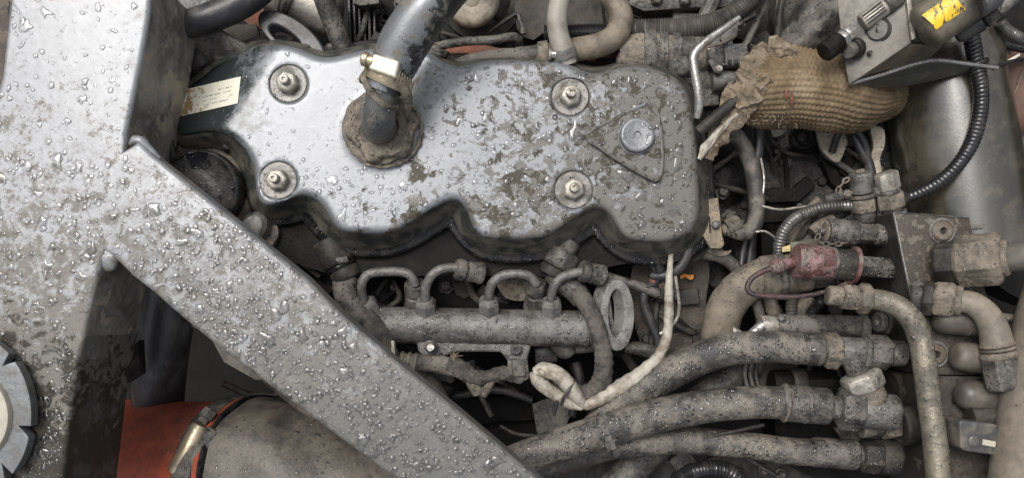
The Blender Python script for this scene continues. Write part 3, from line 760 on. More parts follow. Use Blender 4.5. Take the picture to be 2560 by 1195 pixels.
# ================================================================== engine block under the cover
def noisy(z, amp, f, seed=0):
    return lambda x, y: z + amp * noise.noise(Vector((x / f, y / f, seed))) + amp * .4 * noise.noise(Vector((x / f * 3, y / f * 3, seed + 5)))
blk = thing('engine_block', 'dark oily engine block below the valve cover', 'engine', (1150, 600, -420))
hd = MB().relief(resample([(600,150),(1000,130),(1750,180),(1770,420),(1760,640),(1560,660),(1420,690),(1240,690),(1050,690),(860,690),(700,640),(620,560)], 20), lambda x, y: -128 + 3 * noise.noise(Vector((x / 30, y / 30, 1))), step=50, wall=-300)
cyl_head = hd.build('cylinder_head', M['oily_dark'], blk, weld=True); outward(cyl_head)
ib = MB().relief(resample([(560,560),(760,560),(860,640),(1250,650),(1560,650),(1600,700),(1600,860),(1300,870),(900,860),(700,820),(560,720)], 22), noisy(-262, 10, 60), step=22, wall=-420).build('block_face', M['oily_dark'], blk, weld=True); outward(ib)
MB().relief(resample([(680,600),(830,590),(850,690),(800,740),(690,690)], 16), noisy(-205, 8, 30, 4), step=14, wall=-300).build('casting_lug', M['oily_dark'], blk, weld=True)
MB().prism([(920,730),(1000,700),(1010,715),(935,775)], -240, -280).build('casting_rib', M['oily_dark'], blk, bevel=3)
MB().relief(resample([(1060,600),(1150,560),(1200,640),(1210,700),(1120,700),(1070,680)], 14), noisy(-190, 12, 28, 9), step=10, wall=-300).build('dirt_clump', mat('dark_dirt', (.045, .035, .027), (.022, .018, .015), scale=3, ra=.9, rb=.8, bump=1.0, bs=8), blk, weld=True)
mudp = MB().relief(resample([(1240,690),(1290,660),(1340,655),(1385,690),(1390,730),(1330,750),(1265,745)], 10), noisy(-180, 12, 20, 3), step=8, wall=-280).build('mud_clump', M['mud'], blk, weld=True); outward(mudp)
# dark lower sump wall, bottom centre
sw = MB().relief(resample([(980,860),(1500,880),(1620,1000),(1560,1200),(1000,1230),(900,1050)], 30), noisy(-560, 16, 90, 2), step=32, wall=-700).build('sump', M['oily_dark'], None, weld=True); outward(sw)
tag(sw, 'dark oily sump casting deep below the fuel rail', 'engine part')
pw = MB().plate([(1140,1000,-500),(1330,985,-500),(1340,1050,-500),(1180,1060,-500)], 60).build('dark_plate', M['oily_dark'], None, bevel=5); tag(pw, 'dark plate deep between the brace and the hoses', 'plate')
# thin cable deep
tb = MB().tube([(1040,930,-300),(1085,960,-300),(1110,1010,-310),(1110,1080,-320)], 16, n=14).build('thin_hose', M['dusty_hose'], None); tag(tb, 'thin dusty hose going down beside the brace below the rail', 'hose')
st = MB().plate([(1330,1010,-420),(1400,985,-420),(1440,1010,-420),(1395,1110,-420),(1345,1100,-420)], 20).build('dirty_strut', M['dusty_metal'], None, bevel=3); tag(st, 'dirty strut in the gap below the white cable loop', 'strut')

# ================================================================== fuel rail
rail = thing('fuel_rail', 'dusty cast fuel rail tube with bosses and bolts below the valve cover', 'fuel rail', (1220, 830, -230))
rb_ = MB().tube([(905, 812, -160), (1100, 815, -160), (1300, 820, -160), (1482, 822, -160)], 46, n=32, step=14, lump=.02, lf=50)
rbody = rb_.build('rail_tube', M['rail_metal'], rail)
MB().lathe((1462, 822, -160), (1500, 823, -160), [(0, 50), (.2, 50), (.25, 46), (.7, 46), (.75, 40), (1, 36)], 36).build('end_cap', M['rail_metal'], rail)
flange = MB().prism([(1010,838),(1330,838),(1330,868),(1310,885),(1300,880),(1240,880),(1215,905),(1120,905),(1090,880),(1045,878),(1025,860)], -165, -195)
web = MB().prism([(1022,820),(1330,820),(1333,842),(1326,872),(1318,902),(1268,902),(1252,880),(1132,880),(1112,892),(1062,892),(1046,880),(1038,850),(1022,842)], -138, -190).build('mounting_web', M['rail_metal'], rail, bevel=7, seg=3)
for (x, y) in ((1078, 868),):
    b1 = MB().lathe((x, y, -150), (x, y, -126), [(0, 28), (.5, 27), (.55, 20), (1, 18)], 30).build('bolt_boss', M['rail_metal'], rail)
    b2 = MB().lathe((x, y, -128), (x, y, -104), [(0, 16), (.8, 16), (1, 13), (1, 8), (.7, 7)], 6, rot=.3).build('bolt', M['dusty_metal'], rail, bevel=1, seg=1, angle=25)
    MB().lathe((x, y, -106), (x, y, -88), [(0, 9), (1, 9), (1, 5)], 14).build('stud', M['bare_steel'], b2)
sb = MB().prism([(1272,862),(1292,850),(1312,856),(1318,890),(1325,945),(1300,962),(1270,955),(1268,905)], -140, -215).build('sensor_body', M['dusty_metal'], rail, bevel=6)
MB().lathe((1291, 873, -145), (1291, 873, -126), [(0, 17), (.5, 17), (.6, 12), (1, 11), (1, 6), (.6, 5)], 24).build('sensor_screw', M['dusty_metal'], sb)
MB().prism([(1278,900),(1312,900),(1314,940),(1280,942)], -134, -142).build('sensor_lid', M['dusty_metal'], sb, bevel=3)
MB().tube([(1400,845,-190),(1415,872,-196),(1425,885,-200)], [34, 30, 20], n=20).build('drain_boss', M['rail_metal'], rail)
MB().tube([(1415,872,-200),(1460,870,-200),(1492,866,-200)], 13, n=14).build('drain_pipe', M['rail_metal'], rail)
drops([rbody, web], 950, 2, 6, rail, 41, nz=.45)
cn = MB().prism([(1335,868),(1390,862),(1395,905),(1338,912)], -215, -270).build('black_connector', M['wet_black'], None, bevel=6)
for k in range(4): pass
tag(cn, 'black plastic plug showing under the fuel rail', 'connector')

# ---- four injector pipes
def injector(name_lab, nut_a, nut_b, path, con_a, con_b, tail):
    t = thing('injector_pipe', name_lab, 'fuel pipe', nut_a, 'injector pipes between rail and cover')
    nt = MB().lathe(nut_a, nut_b, [(0, 28), (.80, 28), (1, 21)], 6, rot=0).build('pipe_nut', M['rail_metal'], t, bevel=1.2, seg=1, angle=20)
    MB().lathe(tuple(a + (a - b) * .25 for a, b in zip(nut_a, nut_b)), nut_a, [(0, 25), (.4, 28), (1, 26)], 24).build('nut_seat', M['oily_dark'], t)
    pp_ = MB().tube(path, 11.8, n=18, step=6, lump=.03, lf=30).build('bent_pipe', M['rail_metal'], t)
    d = [b - a for a, b in zip(con_a, con_b)]
    prof = [(0, 14), (.03, 24), (.10, 27), (.30, 27), (.36, 22), (.42, 22), (.46, 26), (.8, 26), (.84, 28), (.95, 28), (1, 22)]
    MB().lathe(con_a, con_b, prof, 26).build('connector_cap', M['dusty_metal'], t, lump=.8, lf=14)
    MB().tube(tail, 10, n=12, step=8).build('return_pipe', M['dark_metal'], t)
    return pp_
injector('leftmost bent injector pipe, arching right to an upright connector', (932, 785, -150), (912, 752, -118),
         [(910, 752, -118), (904, 722, -104), (908, 700, -98), (925, 684, -96), (965, 679, -96), (1005, 680, -96), (1028, 690, -98), (1038, 712, -110)], (1037, 706, -118), (1038, 775, -190), [(925, 758, -190), (970, 775, -200), (1010, 786, -205)])
injector('second injector pipe, curving up to a connector pointing right below the cover', (1067, 796, -150), (1063, 748, -112),
         [(1063, 752, -112), (1064, 722, -98), (1074, 696, -90), (1092, 678, -86), (1115, 670, -86), (1145, 669, -88)], (1138, 672, -88), (1208, 684, -118), [(1165, 700, -190), (1185, 740, -195), (1215, 765, -200)])
injector('third injector pipe, arching right over the pale mud clump', (1224, 792, -150), (1221, 745, -112),
         [(1222, 748, -112), (1226, 718, -98), (1238, 700, -92), (1262, 687, -90), (1300, 685, -90), (1325, 692, -94), (1342, 712, -106)], (1340, 706, -116), (1336, 772, -180), [(1290, 690, -160), (1240, 680, -170), (1180, 670, -180)])
injector('rightmost injector pipe, curving up to a connector beside the lifting eye', (1379, 796, -150), (1378, 748, -112),
         [(1378, 750, -112), (1382, 722, -98), (1394, 702, -90), (1412, 690, -86), (1438, 682, -86), (1462, 680, -88)], (1450, 676, -86), (1508, 690, -112), [(1395, 732, -190), (1420, 730, -190), (1440, 715, -190)])
# injector with loom rising from the notch in the cover
inj = thing('fuel_injector', 'brown injector solenoid in the notch of the cover edge', 'injector', (1380, 660, -250))
fit(inj, (1425, 600, -120), (1375, 690, -120), [(0, .35, 30, 16, 'solenoid_cap', M['dusty_metal']), (.3, .75, 48, 20, 'solenoid_body', M['dusty_metal']), (.75, 1.0, 36, 20, 'plug_collar', M['dark_metal'])])
MB().prism([(1418,595),(1445,600),(1440,650),(1425,650)], -125, -170).build('terminal_block', M['wet_black'], inj, bevel=3)
lo = thing('wiring_loom', 'cloth taped wiring loom bending round the right end of the fuel rail', 'wiring loom', (1480, 800, -200))
MB().tube([(1385, 680, -150), (1412, 705, -140), (1440, 728, -138), (1456, 752, -140)], [34, 33, 30, 26], n=22).build('loom_boot', M['dusty_metal'], lo)
ls = MB().tube([(1440, 728, -130), (1468, 765, -104), (1490, 810, -88), (1504, 860, -88), (1510, 910, -96), (1502, 955, -110), (1478, 982, -125), (1440, 985, -135), (1400, 965, -142), (1380, 940, -150)], [26, 22, 21, 22, 23, 25, 25, 24, 22, 20], n=20, step=5, lump=.10, lf=16, rf=lambda L, a: 1 + .05 * math.sin(L / 3.2 + a)).build('loom_sleeve', M['tape'], lo)

# left wiring loom with connectors under the brace
lw = thing('wiring_loom', 'grey wiring loom with plug going under the brace left of the fuel rail', 'wiring loom', (860, 720, -200))
fit(lw, (820, 600, -130), (872, 700, -130), [(0, .62, 44, 18, 'plug_shell', M['dark_metal']), (.62, .74, 40, 18, 'plug_ring', M['wet_black']), (.72, 1.0, 38, 18, 'plug_tail', M['dark_metal'])])
MB().prism([(838,645),(868,640),(872,655),(842,662)], -82, -100).build('plug_latch', M['wet_black'], lw, bevel=2)
MB().tube([(868, 690, -132), (862, 715, -128), (868, 745, -125), (888, 772, -122), (915, 800, -120)], [30, 31, 30, 29, 28], n=22, step=5, rf=lambda L, a: 1 + .03 * math.sin(L / 1.6)).build('loom_hose', M['dusty_hose'], lw)
MB().tube([(900, 788, -118), (930, 815, -116), (952, 842, -118), (968, 875, -124), (985, 905, -130)], [30, 30, 28, 24, 22], n=22, step=5, lump=.06, lf=14).build('taped_sleeve', M['tape'], lw)
MB().lathe((905, 800, -118), (916, 808, -118), [(0, 33), (1, 33)], 24).build('zip_tie', M['dark_metal'], lw)
MB().prism([(960,850),(985,852),(988,885),(970,892)], -104, -130).build('plastic_clip', M['cream_plastic'], lw, bevel=3)
# branch running right along the rail
lb = thing('wiring_loom', 'frayed taped wiring loom running right from the brace below the fuel rail', 'wiring loom', (1130, 920, -200))
MB().lathe((1000, 902, -130), (1042, 908, -130), [(0, 24), (.2, 25), (.25, 22), (.4, 22), (.45, 26), (.6, 26), (.65, 23), (.8, 23), (.85, 26), (1, 25)], 24).build('ribbed_clip', M['clay'], lb)
MB().tube([(1036, 908, -132), (1075, 908, -132), (1110, 914, -132), (1142, 922, -132)], [23, 23, 24, 24], n=20, step=4, rf=lambda L, a: 1 + .03 * math.sin(L / 1.7 + 2 * a)).build('braided_sleeve', M['dusty_hose'], lb)
MB().tube([(1120, 912, -132), (1150, 922, -130), (1175, 940, -132), (1205, 945, -134), (1245, 935, -136), (1280, 932, -138)], [26, 24, 20, 18, 17, 18], n=18, step=4, lump=.3, lf=12).build('frayed_tape', M['tape'], lb)
MB().tube([(1175, 940, -134), (1182, 960, -138), (1196, 985, -142)], [15, 16, 14], n=14, lump=.1).build('loom_branch', M['clay'], lb)
MB().tube([(1232, 938, -138), (1222, 960, -142), (1206, 988, -146)], [12, 13, 12], n=14, lump=.1).build('loom_branch', M['clay'], lb)
fz = MB()
for k in range(9):
    a = random.uniform(-2.4, -.6); L = random.uniform(14, 34)
    fz.tube([(1130 + k, 900, -112), (1130 + k + L * .5 * math.cos(a), 900 + L * .5 * math.sin(a), -104), (1132 + k + L * math.cos(a + .3), 900 + L * math.sin(a + .3), -100)], [1.8, 1.2, .6], n=5, step=6)
fz.build('frayed_threads', M['torn_cloth'], lb, kind='stuff')

# white wrapped cable with folded loop
wc = thing('wrapped_cable', 'dirty white tape wrapped cable with a folded end tied by a black zip tie', 'cable', (1560, 900, -160))
MB().tube([(1690, 560, -160), (1682, 606, -118), (1676, 655, -84), (1672, 720, -76), (1672, 780, -84), (1668, 835, -90), (1650, 885, -96), (1610, 930, -98), (1560, 962, -100), (1510, 992, -102), (1470, 1012, -104), (1442, 1008, -106)], [6, 6, 7, 10, 12, 12, 14, 19, 20, 18, 13, 10], n=18, step=3.5, lump=.11, lf=20, rf=lambda L, a: 1 + .045 * math.sin(L / 4.5 + a)).build('cable_wrap', M['white_wrap'], wc)
MB().tube([(1338, 932, -92), (1360, 924, -86), (1390, 934, -82), (1416, 956, -84), (1438, 985, -92), (1456, 1012, -104)], [15, 19, 20, 20, 18, 12], n=18, step=5, lump=.12, lf=12).build('folded_strand', M['white_wrap'], wc)
MB().tube([(1340, 930, -94), (1345, 950, -96), (1368, 972, -98), (1398, 992, -100), (1428, 1010, -104), (1456, 1018, -106)], [16, 18, 17, 16, 14, 9], n=18, step=5, lump=.12, lf=12).build('folded_strand', M['white_wrap'], wc)
MB().tube([(1346, 925, -78), (1356, 930, -70), (1362, 942, -76)], [7, 8, 5], n=12, step=4, lump=.1).build('folded_tip', M['white_wrap'], wc)
MB().tube([(1404, 1012, -96), (1408, 996, -76), (1420, 978, -66), (1432, 958, -74), (1434, 950, -88)], 4.5, n=10, step=4).build('zip_tie', M['black_hose'], wc)
MB().tube([(1395, 1000, -90), (1388, 1018, -95), (1386, 1040, -98)], [5, 6, 3], n=8, step=5).build('tie_tail', M['black_hose'], wc)

# lifting eye
le = thing('lifting_eye', 'dusty oval steel lifting eye right of the fuel rail', 'lifting eye', (1540, 820, -260))
oc, ic = [], []
for j in range(64):
    a = 2 * math.pi * j / 64
    oc.append((1545 + 42 * math.cos(a), 788 + 90 * math.sin(a))); ic.append((1542 + 20 * math.cos(a), 784 + 60 * math.sin(a)))
def holed(outer, inner, z1, z0, skew=(0, 0)):
    m = MB(); n_ = len(outer)
    A_ = [P((a, b, z1)) for a, b in outer]; B_ = [P((a, b, z1)) for a, b in inner]
    dn = lambda v: Vector((v.x + skew[0] * U, v.y + skew[1] * U, z0 * U))
    C_ = [dn(v) for v in A_]; D_ = [dn(v) for v in B_]
    f = []
    for j in range(n_):
        k = (j + 1) % n_
        f += [(j, k, n_ + k, n_ + j), (2 * n_ + j, 2 * n_ + k, k, j), (n_ + j, n_ + k, 3 * n_ + k, 3 * n_ + j), (3 * n_ + j, 3 * n_ + k, 2 * n_ + k, 2 * n_ + j)]
    return m.add(A_ + B_ + C_ + D_, f)
holed(oc, ic, -95, -122, (-26, 4)).build('eye_ring', M['rail_metal'], le, bevel=4, seg=3, angle=50)
MB().plate([(1496,716,-120),(1520,702,-110),(1540,860,-120),(1512,880,-125)], 20).build('eye_web', M['dusty_metal'], le, bevel=4)
MB().tube([(1560, 868, -150), (1600, 872, -160), (1640, 885, -170), (1672, 900, -180)], [12, 18, 18, 14], n=16).build('eye_foot', M['dusty_metal'], le)

# plate with orange scrap and small pipes, right of the eye
bp = MB().relief(resample([(1600,640),(1760,640),(1765,760),(1760,860),(1740,895),(1620,880),(1580,760)], 16), noisy(-215, 6, 40, 7), step=14, wall=-330).build('side_casting', mat('wet_brown', (.075, .058, .042), (.035, .03, .025), scale=1.8, thr=.52, soft=.12, ra=.25, rb=.5, bump=.8, bs=12, speck=.6, sp_s=13), None, weld=True); outward(bp)
tag(bp, 'wet brown casting behind the white cable with orange scrap on it', 'engine part')
drops([bp], 260, 2, 5, bp, 55, nz=.7)
ob = MB().relief(resample([(1700,690),(1712,684),(1722,688),(1734,686),(1732,698),(1726,700),(1714,693),(1703,697)], 4), lambda x, y: -196 + 3 * math.sin(x / 5), step=4).build('orange_scrap', M['orange_bit'], None, weld=True, solid=1.2); tag(ob, 'small bright orange scrap on the wet brown casting', 'scrap')
def pipe(name, lab, cat, pts, r, m, n=14, group=None, **kw):
    o = MB().tube(pts, r, n=n, **kw).build(name, M[m] if isinstance(m, str) else m, None); tag(o, lab, cat, group); return o
pipe('oil_pipe', 'black shiny pipe bending down beside the lifting eye', 'pipe', [(1640, 640, -110), (1650, 690, -130), (1618, 720, -150), (1608, 750, -155), (1625, 800, -160), (1645, 850, -165), (1652, 890, -170)], 12, 'black_hose')
pipe('oil_pipe', 'thick black bent pipe leaving the lower right corner of the cover', 'pipe', [(1716, 570, -110), (1720, 610, -110), (1712, 650, -112), (1692, 675, -118), (1660, 690, -125), (1630, 690, -140)], 14, 'black_hose')
pipe('thin_wire', 'thin pale wire loop hanging right of the white cable', 'wire', [(1688, 690, -110), (1694, 730, -110), (1698, 770, -110), (1690, 800, -112), (1672, 820, -115), (1650, 835, -120)], 4.5, 'pale_metal', n=8)
pipe('oil_pipe', 'dirty pipe running left from the cable clamp to the rightmost injector', 'pipe', [(1510, 690, -140), (1560, 705, -142), (1610, 720, -145), (1650, 735, -148), (1672, 735, -150)], 13, 'dusty_metal')
bk = MB().prism([(1620,660),(1640,650),(1672,690),(1668,740),(1650,735),(1655,705)], -128, -142).build('cable_clamp', M['dark_metal'], None, bevel=3); tag(bk, 'dark looped clamp plate under the white cable', 'clamp')
MBd = MB()
pipe('thin_rod', 'dark rod showing below the lifting eye', 'rod', [(1560, 880, -240), (1585, 920, -245), (1600, 960, -250)], 13, 'dark_metal')

for k, (x, y) in enumerate(((1632, 702), (1655, 716))):
    o = MB().relief(resample([(x - 8, y - 4), (x, y - 7), (x + 8, y - 2), (x + 5, y + 5), (x - 5, y + 4)], 4), lambda a, b: -128 + 2 * math.sin(a / 4), step=4).build('orange_scrap', M['rust'], None, weld=True, solid=1.2)
    tag(o, ('tiny rust orange scrap on the clamp left of the white cable', 'tiny rust orange scrap touching the white cable')[k], 'scrap')

for k, (pts, r_, mm, lab) in enumerate((
    ([(1030, 960, -420), (1120, 990, -400), (1240, 975, -400), (1330, 1000, -410)], 10, 'black_hose', 'black cable crossing the deep gap below the fuel rail'),
    ([(1180, 900, -360), (1190, 960, -360), (1230, 1040, -370)], 8, 'dusty_metal', 'thin dusty tube going down in the gap below the fuel rail'),
    ([(560, 960, -500), (640, 990, -480), (740, 985, -480), (840, 1030, -470)], 9, 'dark_metal', 'dark cable in the gap between brace and intake hose'),
    ([(985, 705, -200), (1000, 745, -205), (960, 775, -210)], 7, 'dark_metal', 'thin dark tube lying behind the leftmost injector pipe'),
    ([(1440, 905, -300), (1450, 960, -300), (1430, 1040, -310)], 12, 'black_hose', 'black hose dropping behind the right end of the fuel rail'),
    ([(1120, 960, -340), (1100, 1020, -350), (1130, 1090, -360)], 18, 'dark_metal', 'dark hose beside the brace below the taped loom'),
    ([(690, 610, -150), (760, 660, -160), (800, 690, -170)], 8, 'dark_metal', 'thin dark pipe under the edge of the cover above the brace'),
    ([(620, 900, -260), (700, 960, -250), (800, 1040, -240)], 24, 'tan_rubber', 'dusty hose under the left edge of the brace'))):
    pipe('cable' if r_ < 11 else 'hose', lab, 'cable' if r_ < 11 else 'hose', pts, r_, mm, n=14, lump=.05, lf=20)

# small castings, bolts and lines on the dark engine block and at the back of the bay
rc = random.Random(12)
def clutter(parent, spots, zf, mats, rr=rc):
    for (x, y) in spots:
        z = zf(x, y); k = rr.random(); m = M[rr.choice(mats)]
        if k < .38:
            r_ = rr.uniform(9, 16)
            MB().lathe((x, y, z - 6), (x, y, z + 20), [(0, r_ * 1.5), (.3, r_ * 1.5), (.32, r_), (.85, r_), (1, r_ * .8)], 6).build('bolt', m, parent, bevel=1, seg=1, angle=25)
        elif k < .72:
            a = rr.uniform(0, 3.14); L = rr.uniform(40, 90); dx, dy = math.cos(a) * L, math.sin(a) * L
            MB().tube([(x - dx, y - dy, z + 6), (x + rr.uniform(-15, 15), y + rr.uniform(-15, 15), z + 22), (x + dx, y + dy, z + 4)], rr.uniform(4, 9), n=10, lump=.08, lf=14).build('line', m, parent)
        else:
            w_, h_ = rr.uniform(16, 40), rr.uniform(12, 30); a = rr.uniform(0, 3.14); c_, s_ = math.cos(a), math.sin(a)
            MB().prism([(x + u * w_ * c_ - v * h_ * s_, y + u * w_ * s_ + v * h_ * c_) for u, v in ((-1, -1), (1, -1), (1.1, .4), (.5, 1), (-1, 1))], z + rr.uniform(6, 22), z - 20).build('bracket', m, parent, bevel=3, seg=1)
clutter(blk, [(rc.uniform(890, 1560), rc.uniform(672, 775)) for _ in range(24)], lambda x, y: -258, ['dark_metal', 'oily_dark', 'dusty_metal', 'dark_metal'])
clutter(blk, [(rc.uniform(640, 860), rc.uniform(575, 690)) for _ in range(12)], lambda x, y: -205, ['dark_metal', 'oily_dark'])
clutter(sw, [(rc.uniform(1010, 1500), rc.uniform(900, 1080)) for _ in range(22)], lambda x, y: -545, ['dark_metal', 'dusty_metal', 'oily_dark'])
clutter(bp, [(rc.uniform(1610, 1750), rc.uniform(660, 870)) for _ in range(10)], lambda x, y: -210, ['dark_metal', 'dusty_metal', 'wet_black'])
# ================================================================== behind the cover (top of the picture)
fw = MB().relief(resample([(380,-80),(2150,-80),(2150,120),(1900,110),(1780,80),(1560,100),(1300,150),(1100,140),(900,120),(640,110),(420,180)], 40), noisy(-430, 20, 120, 6), step=40, wall=-600).build('bay_floor', M['oily_dark'], None, weld=True); outward(fw)
tag(fw, 'dark oily casting at the back of the engine bay', 'engine part')
# rust coloured exhaust heat shield
hsld = thing('exhaust_manifold', 'rust red exhaust manifold showing behind the valve cover', 'exhaust', (1300, 160, -260))
MB().tube([(1040, 150, -190), (1120, 152, -185), (1200, 160, -185), (1280, 170, -190), (1380, 170, -190)], [40, 46, 46, 44, 42], n=28, lump=.04, lf=40).build('manifold_pipe', M['rust'], hsld)
MB().tube([(1370, 190, -190), (1430, 165, -180), (1490, 160, -180), (1560, 165, -190)], [46, 50, 48, 40], n=28, lump=.06, lf=40).build('manifold_elbow', M['rust'], hsld)
MB().tube([(1455, 110, -185), (1470, 150, -180), (1540, 130, -190)], [34, 40, 34], n=24, lump=.08, lf=30).build('manifold_branch', M['rust'], hsld)
MB().tube([(900, 150, -190), (980, 140, -188), (1050, 150, -190)], [34, 38, 40], n=24).build('manifold_pipe', M['rust'], hsld)
# black hose upper left
pipe('black_hose', 'wide black hose entering at the top left behind the beam', 'hose', [(440, 72, -60), (480, 58, -50), (530, 42, -45), (590, 15, -45), (640, -20, -50), (680, -60, -60)], [33, 34, 36, 37, 38, 38], 'black_hose', n=28)
dr = MB().relief(resample([(440,-60),(600,-60),(560,0),(500,40),(440,60)], 20), noisy(-130, 6, 60, 2), step=24, wall=-180).build('black_cover', M['wet_black'], None, weld=True); outward(dr); tag(dr, 'black sheet in the top left corner beside the beam', 'panel')
gp = MB().plate([(440, 76, -70), (535, 70, -70), (640, 128, -85), (560, 200, -150), (440, 172, -140), (430, 150, -130)], 14).build('angle_bracket', M['dusty_metal'], None, bevel=4); tag(gp, 'grey brown sheet bracket between the beam and the valve cover', 'bracket')
drops([gp], 120, 2, 5, gp, 61, nz=.5, ok=lambda x, y, z: x < 520)
gp2 = MB().plate([(545, 62, -170), (640, 60, -170), (655, 108, -175), (625, 128, -180), (560, 80, -175)], 14).build('angle_bracket', M['dark_metal'], None, bevel=3); tag(gp2, 'small dark bracket plate under the black hose', 'bracket')
rs = MB().plate([(600, 45, -185), (660, 20, -185), (662, 70, -185), (640, 75, -185)], 10).build('rust_patch_plate', M['rust'], None, bevel=2); tag(rs, 'little rusty plate showing under the black hose', 'plate')
wbolt = MB().ball((452, 192, -150), 22, 16, 10, (1, 1, .8), .2).build('pale_cap', M['cap_grey'], None); tag(wbolt, 'pale rounded cap between the beam and the name sticker', 'cap')
wb2 = MB().ball((432, 245, -160), 22, 16, 10, (1, 1.2, .8), .2).build('pale_cap', M['dark_metal'], None); tag(wb2, 'grey rounded cap lower down beside the name sticker', 'cap')
blt = MB().plate([(415, 340, -60), (428, 338, -60), (440, 395, -60), (425, 402, -60)], 12).build('black_strap', M['wet_black'], None, bevel=3); tag(blt, 'black strap end between beam and oil filler cap', 'strap')
sq_ = MB().plate([(424, 345, -110), (440, 345, -110), (440, 380, -110), (424, 378, -110)], 12).build('grey_tab', M['pale_metal'], None, bevel=2); tag(sq_, 'small grey metal tab left of the oil filler', 'tab')
# lifting eye at back
le2 = thing('lifting_eye', 'dark oval lifting eye behind the upper left of the cover', 'lifting eye', (725, 100, -200))
ca, sa = math.cos(R(36)), math.sin(R(36))
def ell(cx, cy, a, b, n_=56):
    return [(cx + a * math.cos(2 * math.pi * j / n_) * ca - b * math.sin(2 * math.pi * j / n_) * sa, cy + a * math.cos(2 * math.pi * j / n_) * sa + b * math.sin(2 * math.pi * j / n_) * ca) for j in range(n_)]
holed(ell(728, 92, 100, 44), ell(712, 92, 48, 17), -90, -118, (10, -12)).build('eye_ring', M['black_hose'], le2, bevel=6, seg=3, angle=50)
MB().plate([(690, 70, -170), (770, 80, -170), (780, 120, -170), (700, 110, -170)], 10).build('clay_backing', M['clay'], le2)
MB().plate([(715, 112, -80), (768, 122, -80), (774, 112, -80), (762, 108, -80)], 6).build('eye_tab', M['dark_metal'], le2, bevel=2)
# silver turbo pipe with clamps
tp = thing('turbo_pipe', 'pale dusty metal pipe with clamp bands at the top edge behind the lifting eye', 'pipe', (740, 20, -260))
tpp = MB().tube([(640, -60, -200), (700, -20, -200), (760, 10, -205), (830, 40, -215)], [52, 54, 54, 52], n=36).build('pipe_body', M['pale_metal'], tp)
MB().ring((716, -18, -200), (730, -9, -201), 60, 50, 40).build('clamp_band', M['pale_metal'], tp)
MB().ring((738, -6, -201), (752, 4, -203), 62, 50, 40).build('clamp_band', M['dusty_metal'], tp)
bl = MB().ball((815, 20, -210), 46, 20, 12, (1, 1.3, 1)).build('dark_casing', M['dusty_metal'], tp)
pipe('straight_hose', 'straight dusty grey hose going from the top edge down to the cover', 'hose', [(792, -60, -60), (808, -10, -70), (828, 45, -90), (848, 95, -110), (866, 150, -135)], 26, 'dusty_metal', n=24)
nt_ = MB().lathe((832, 138, -120), (828, 112, -118), [(0, 20), (.3, 20), (.35, 16), (1, 15)], 16).build('grey_nut', M['dusty_metal'], None); tag(nt_, 'small grey nut beside the lower end of the straight hose', 'nut')
# black radiator fins
fin = thing('finned_panel', 'black finned panel behind the breather hose', 'panel', (900, 60, -350))
for k in range(6):
    MB().plate([(866 + k * 13, -50, -300), (873 + k * 13, -50, -300), (880 + k * 12, 118, -320), (873 + k * 12, 118, -320)], 60).build('fin', M['wet_black'], fin, bevel=1.5, seg=1)
bx2 = MB().prism([(880,-40),(945,-40),(948,8),(900,14),(882,8)], -250, -290).build('small_box', M['dusty_metal'], None, bevel=4); tag(bx2, 'dusty box end at the top edge left of the breather hose', 'box')
# cream oil filter / canister
of_ = thing('filter_canister', 'dusty cream round canister at the top edge right of the breather hose', 'filter', (1180, 20, -220))
MB().lathe((1182, -4, -240), (1178, -4, -120), [(0, 70), (.7, 70), (.9, 66), (.97, 58), (1, 44), (.97, 20), (1, 14)], 44).build('canister', mat('cream_dirt', (.34, .30, .235), (.16, .14, .11), scale=1.7, thr=.56, soft=.1, ra=.5, rb=.5, bump=.3, speck=.4), of_)
MB().ring((1205, -10, -300), (1203, -10, -250), 108, 74, 44).build('canister_base', M['dark_metal'], of_)
rb2 = MB().relief(resample([(1330,-60),(1660,-60),(1640,30),(1560,60),(1470,60),(1380,70),(1330,100),(1290,60)], 24), noisy(-250, 14, 60, 8), step=20, wall=-330).build('back_casting', M['dark_metal'], None, weld=True); outward(rb2); tag(rb2, 'dark casting behind the two curved hoses', 'engine part')
rb3 = MB().prism([(1500,-50),(1518,-50),(1540,90),(1522,92)], -200, -260).build('casting_web', M['dark_metal'], None, bevel=3); tag(rb3, 'dark upright rib behind the curved brown hose', 'rib')
rb4 = MB().prism([(1600,-60),(1900,-60),(1890,20),(1760,18),(1690,22),(1610,28),(1570,10)], -190, -260).build('top_casting', M['dusty_metal'], None, bevel=8); tag(rb4, 'dusty casting along the top edge above the corrugated conduit', 'engine part')
MB
for k, (x, y) in enumerate(((1640, 2), (1710, 6), (1775, 4))):
    o = MB().lathe((x, y, -192), (x, y, -165), [(0, 16), (.6, 16), (.9, 13), (1, 8)], 6).build('casting_bolt', M['dusty_metal'], None, bevel=1, seg=1, angle=25)
    tag(o, 'dusty bolt head ' + ('leftmost', 'in the middle', 'rightmost')[k] + ' of three along the top edge casting', 'bolt', 'bolts along the top casting')
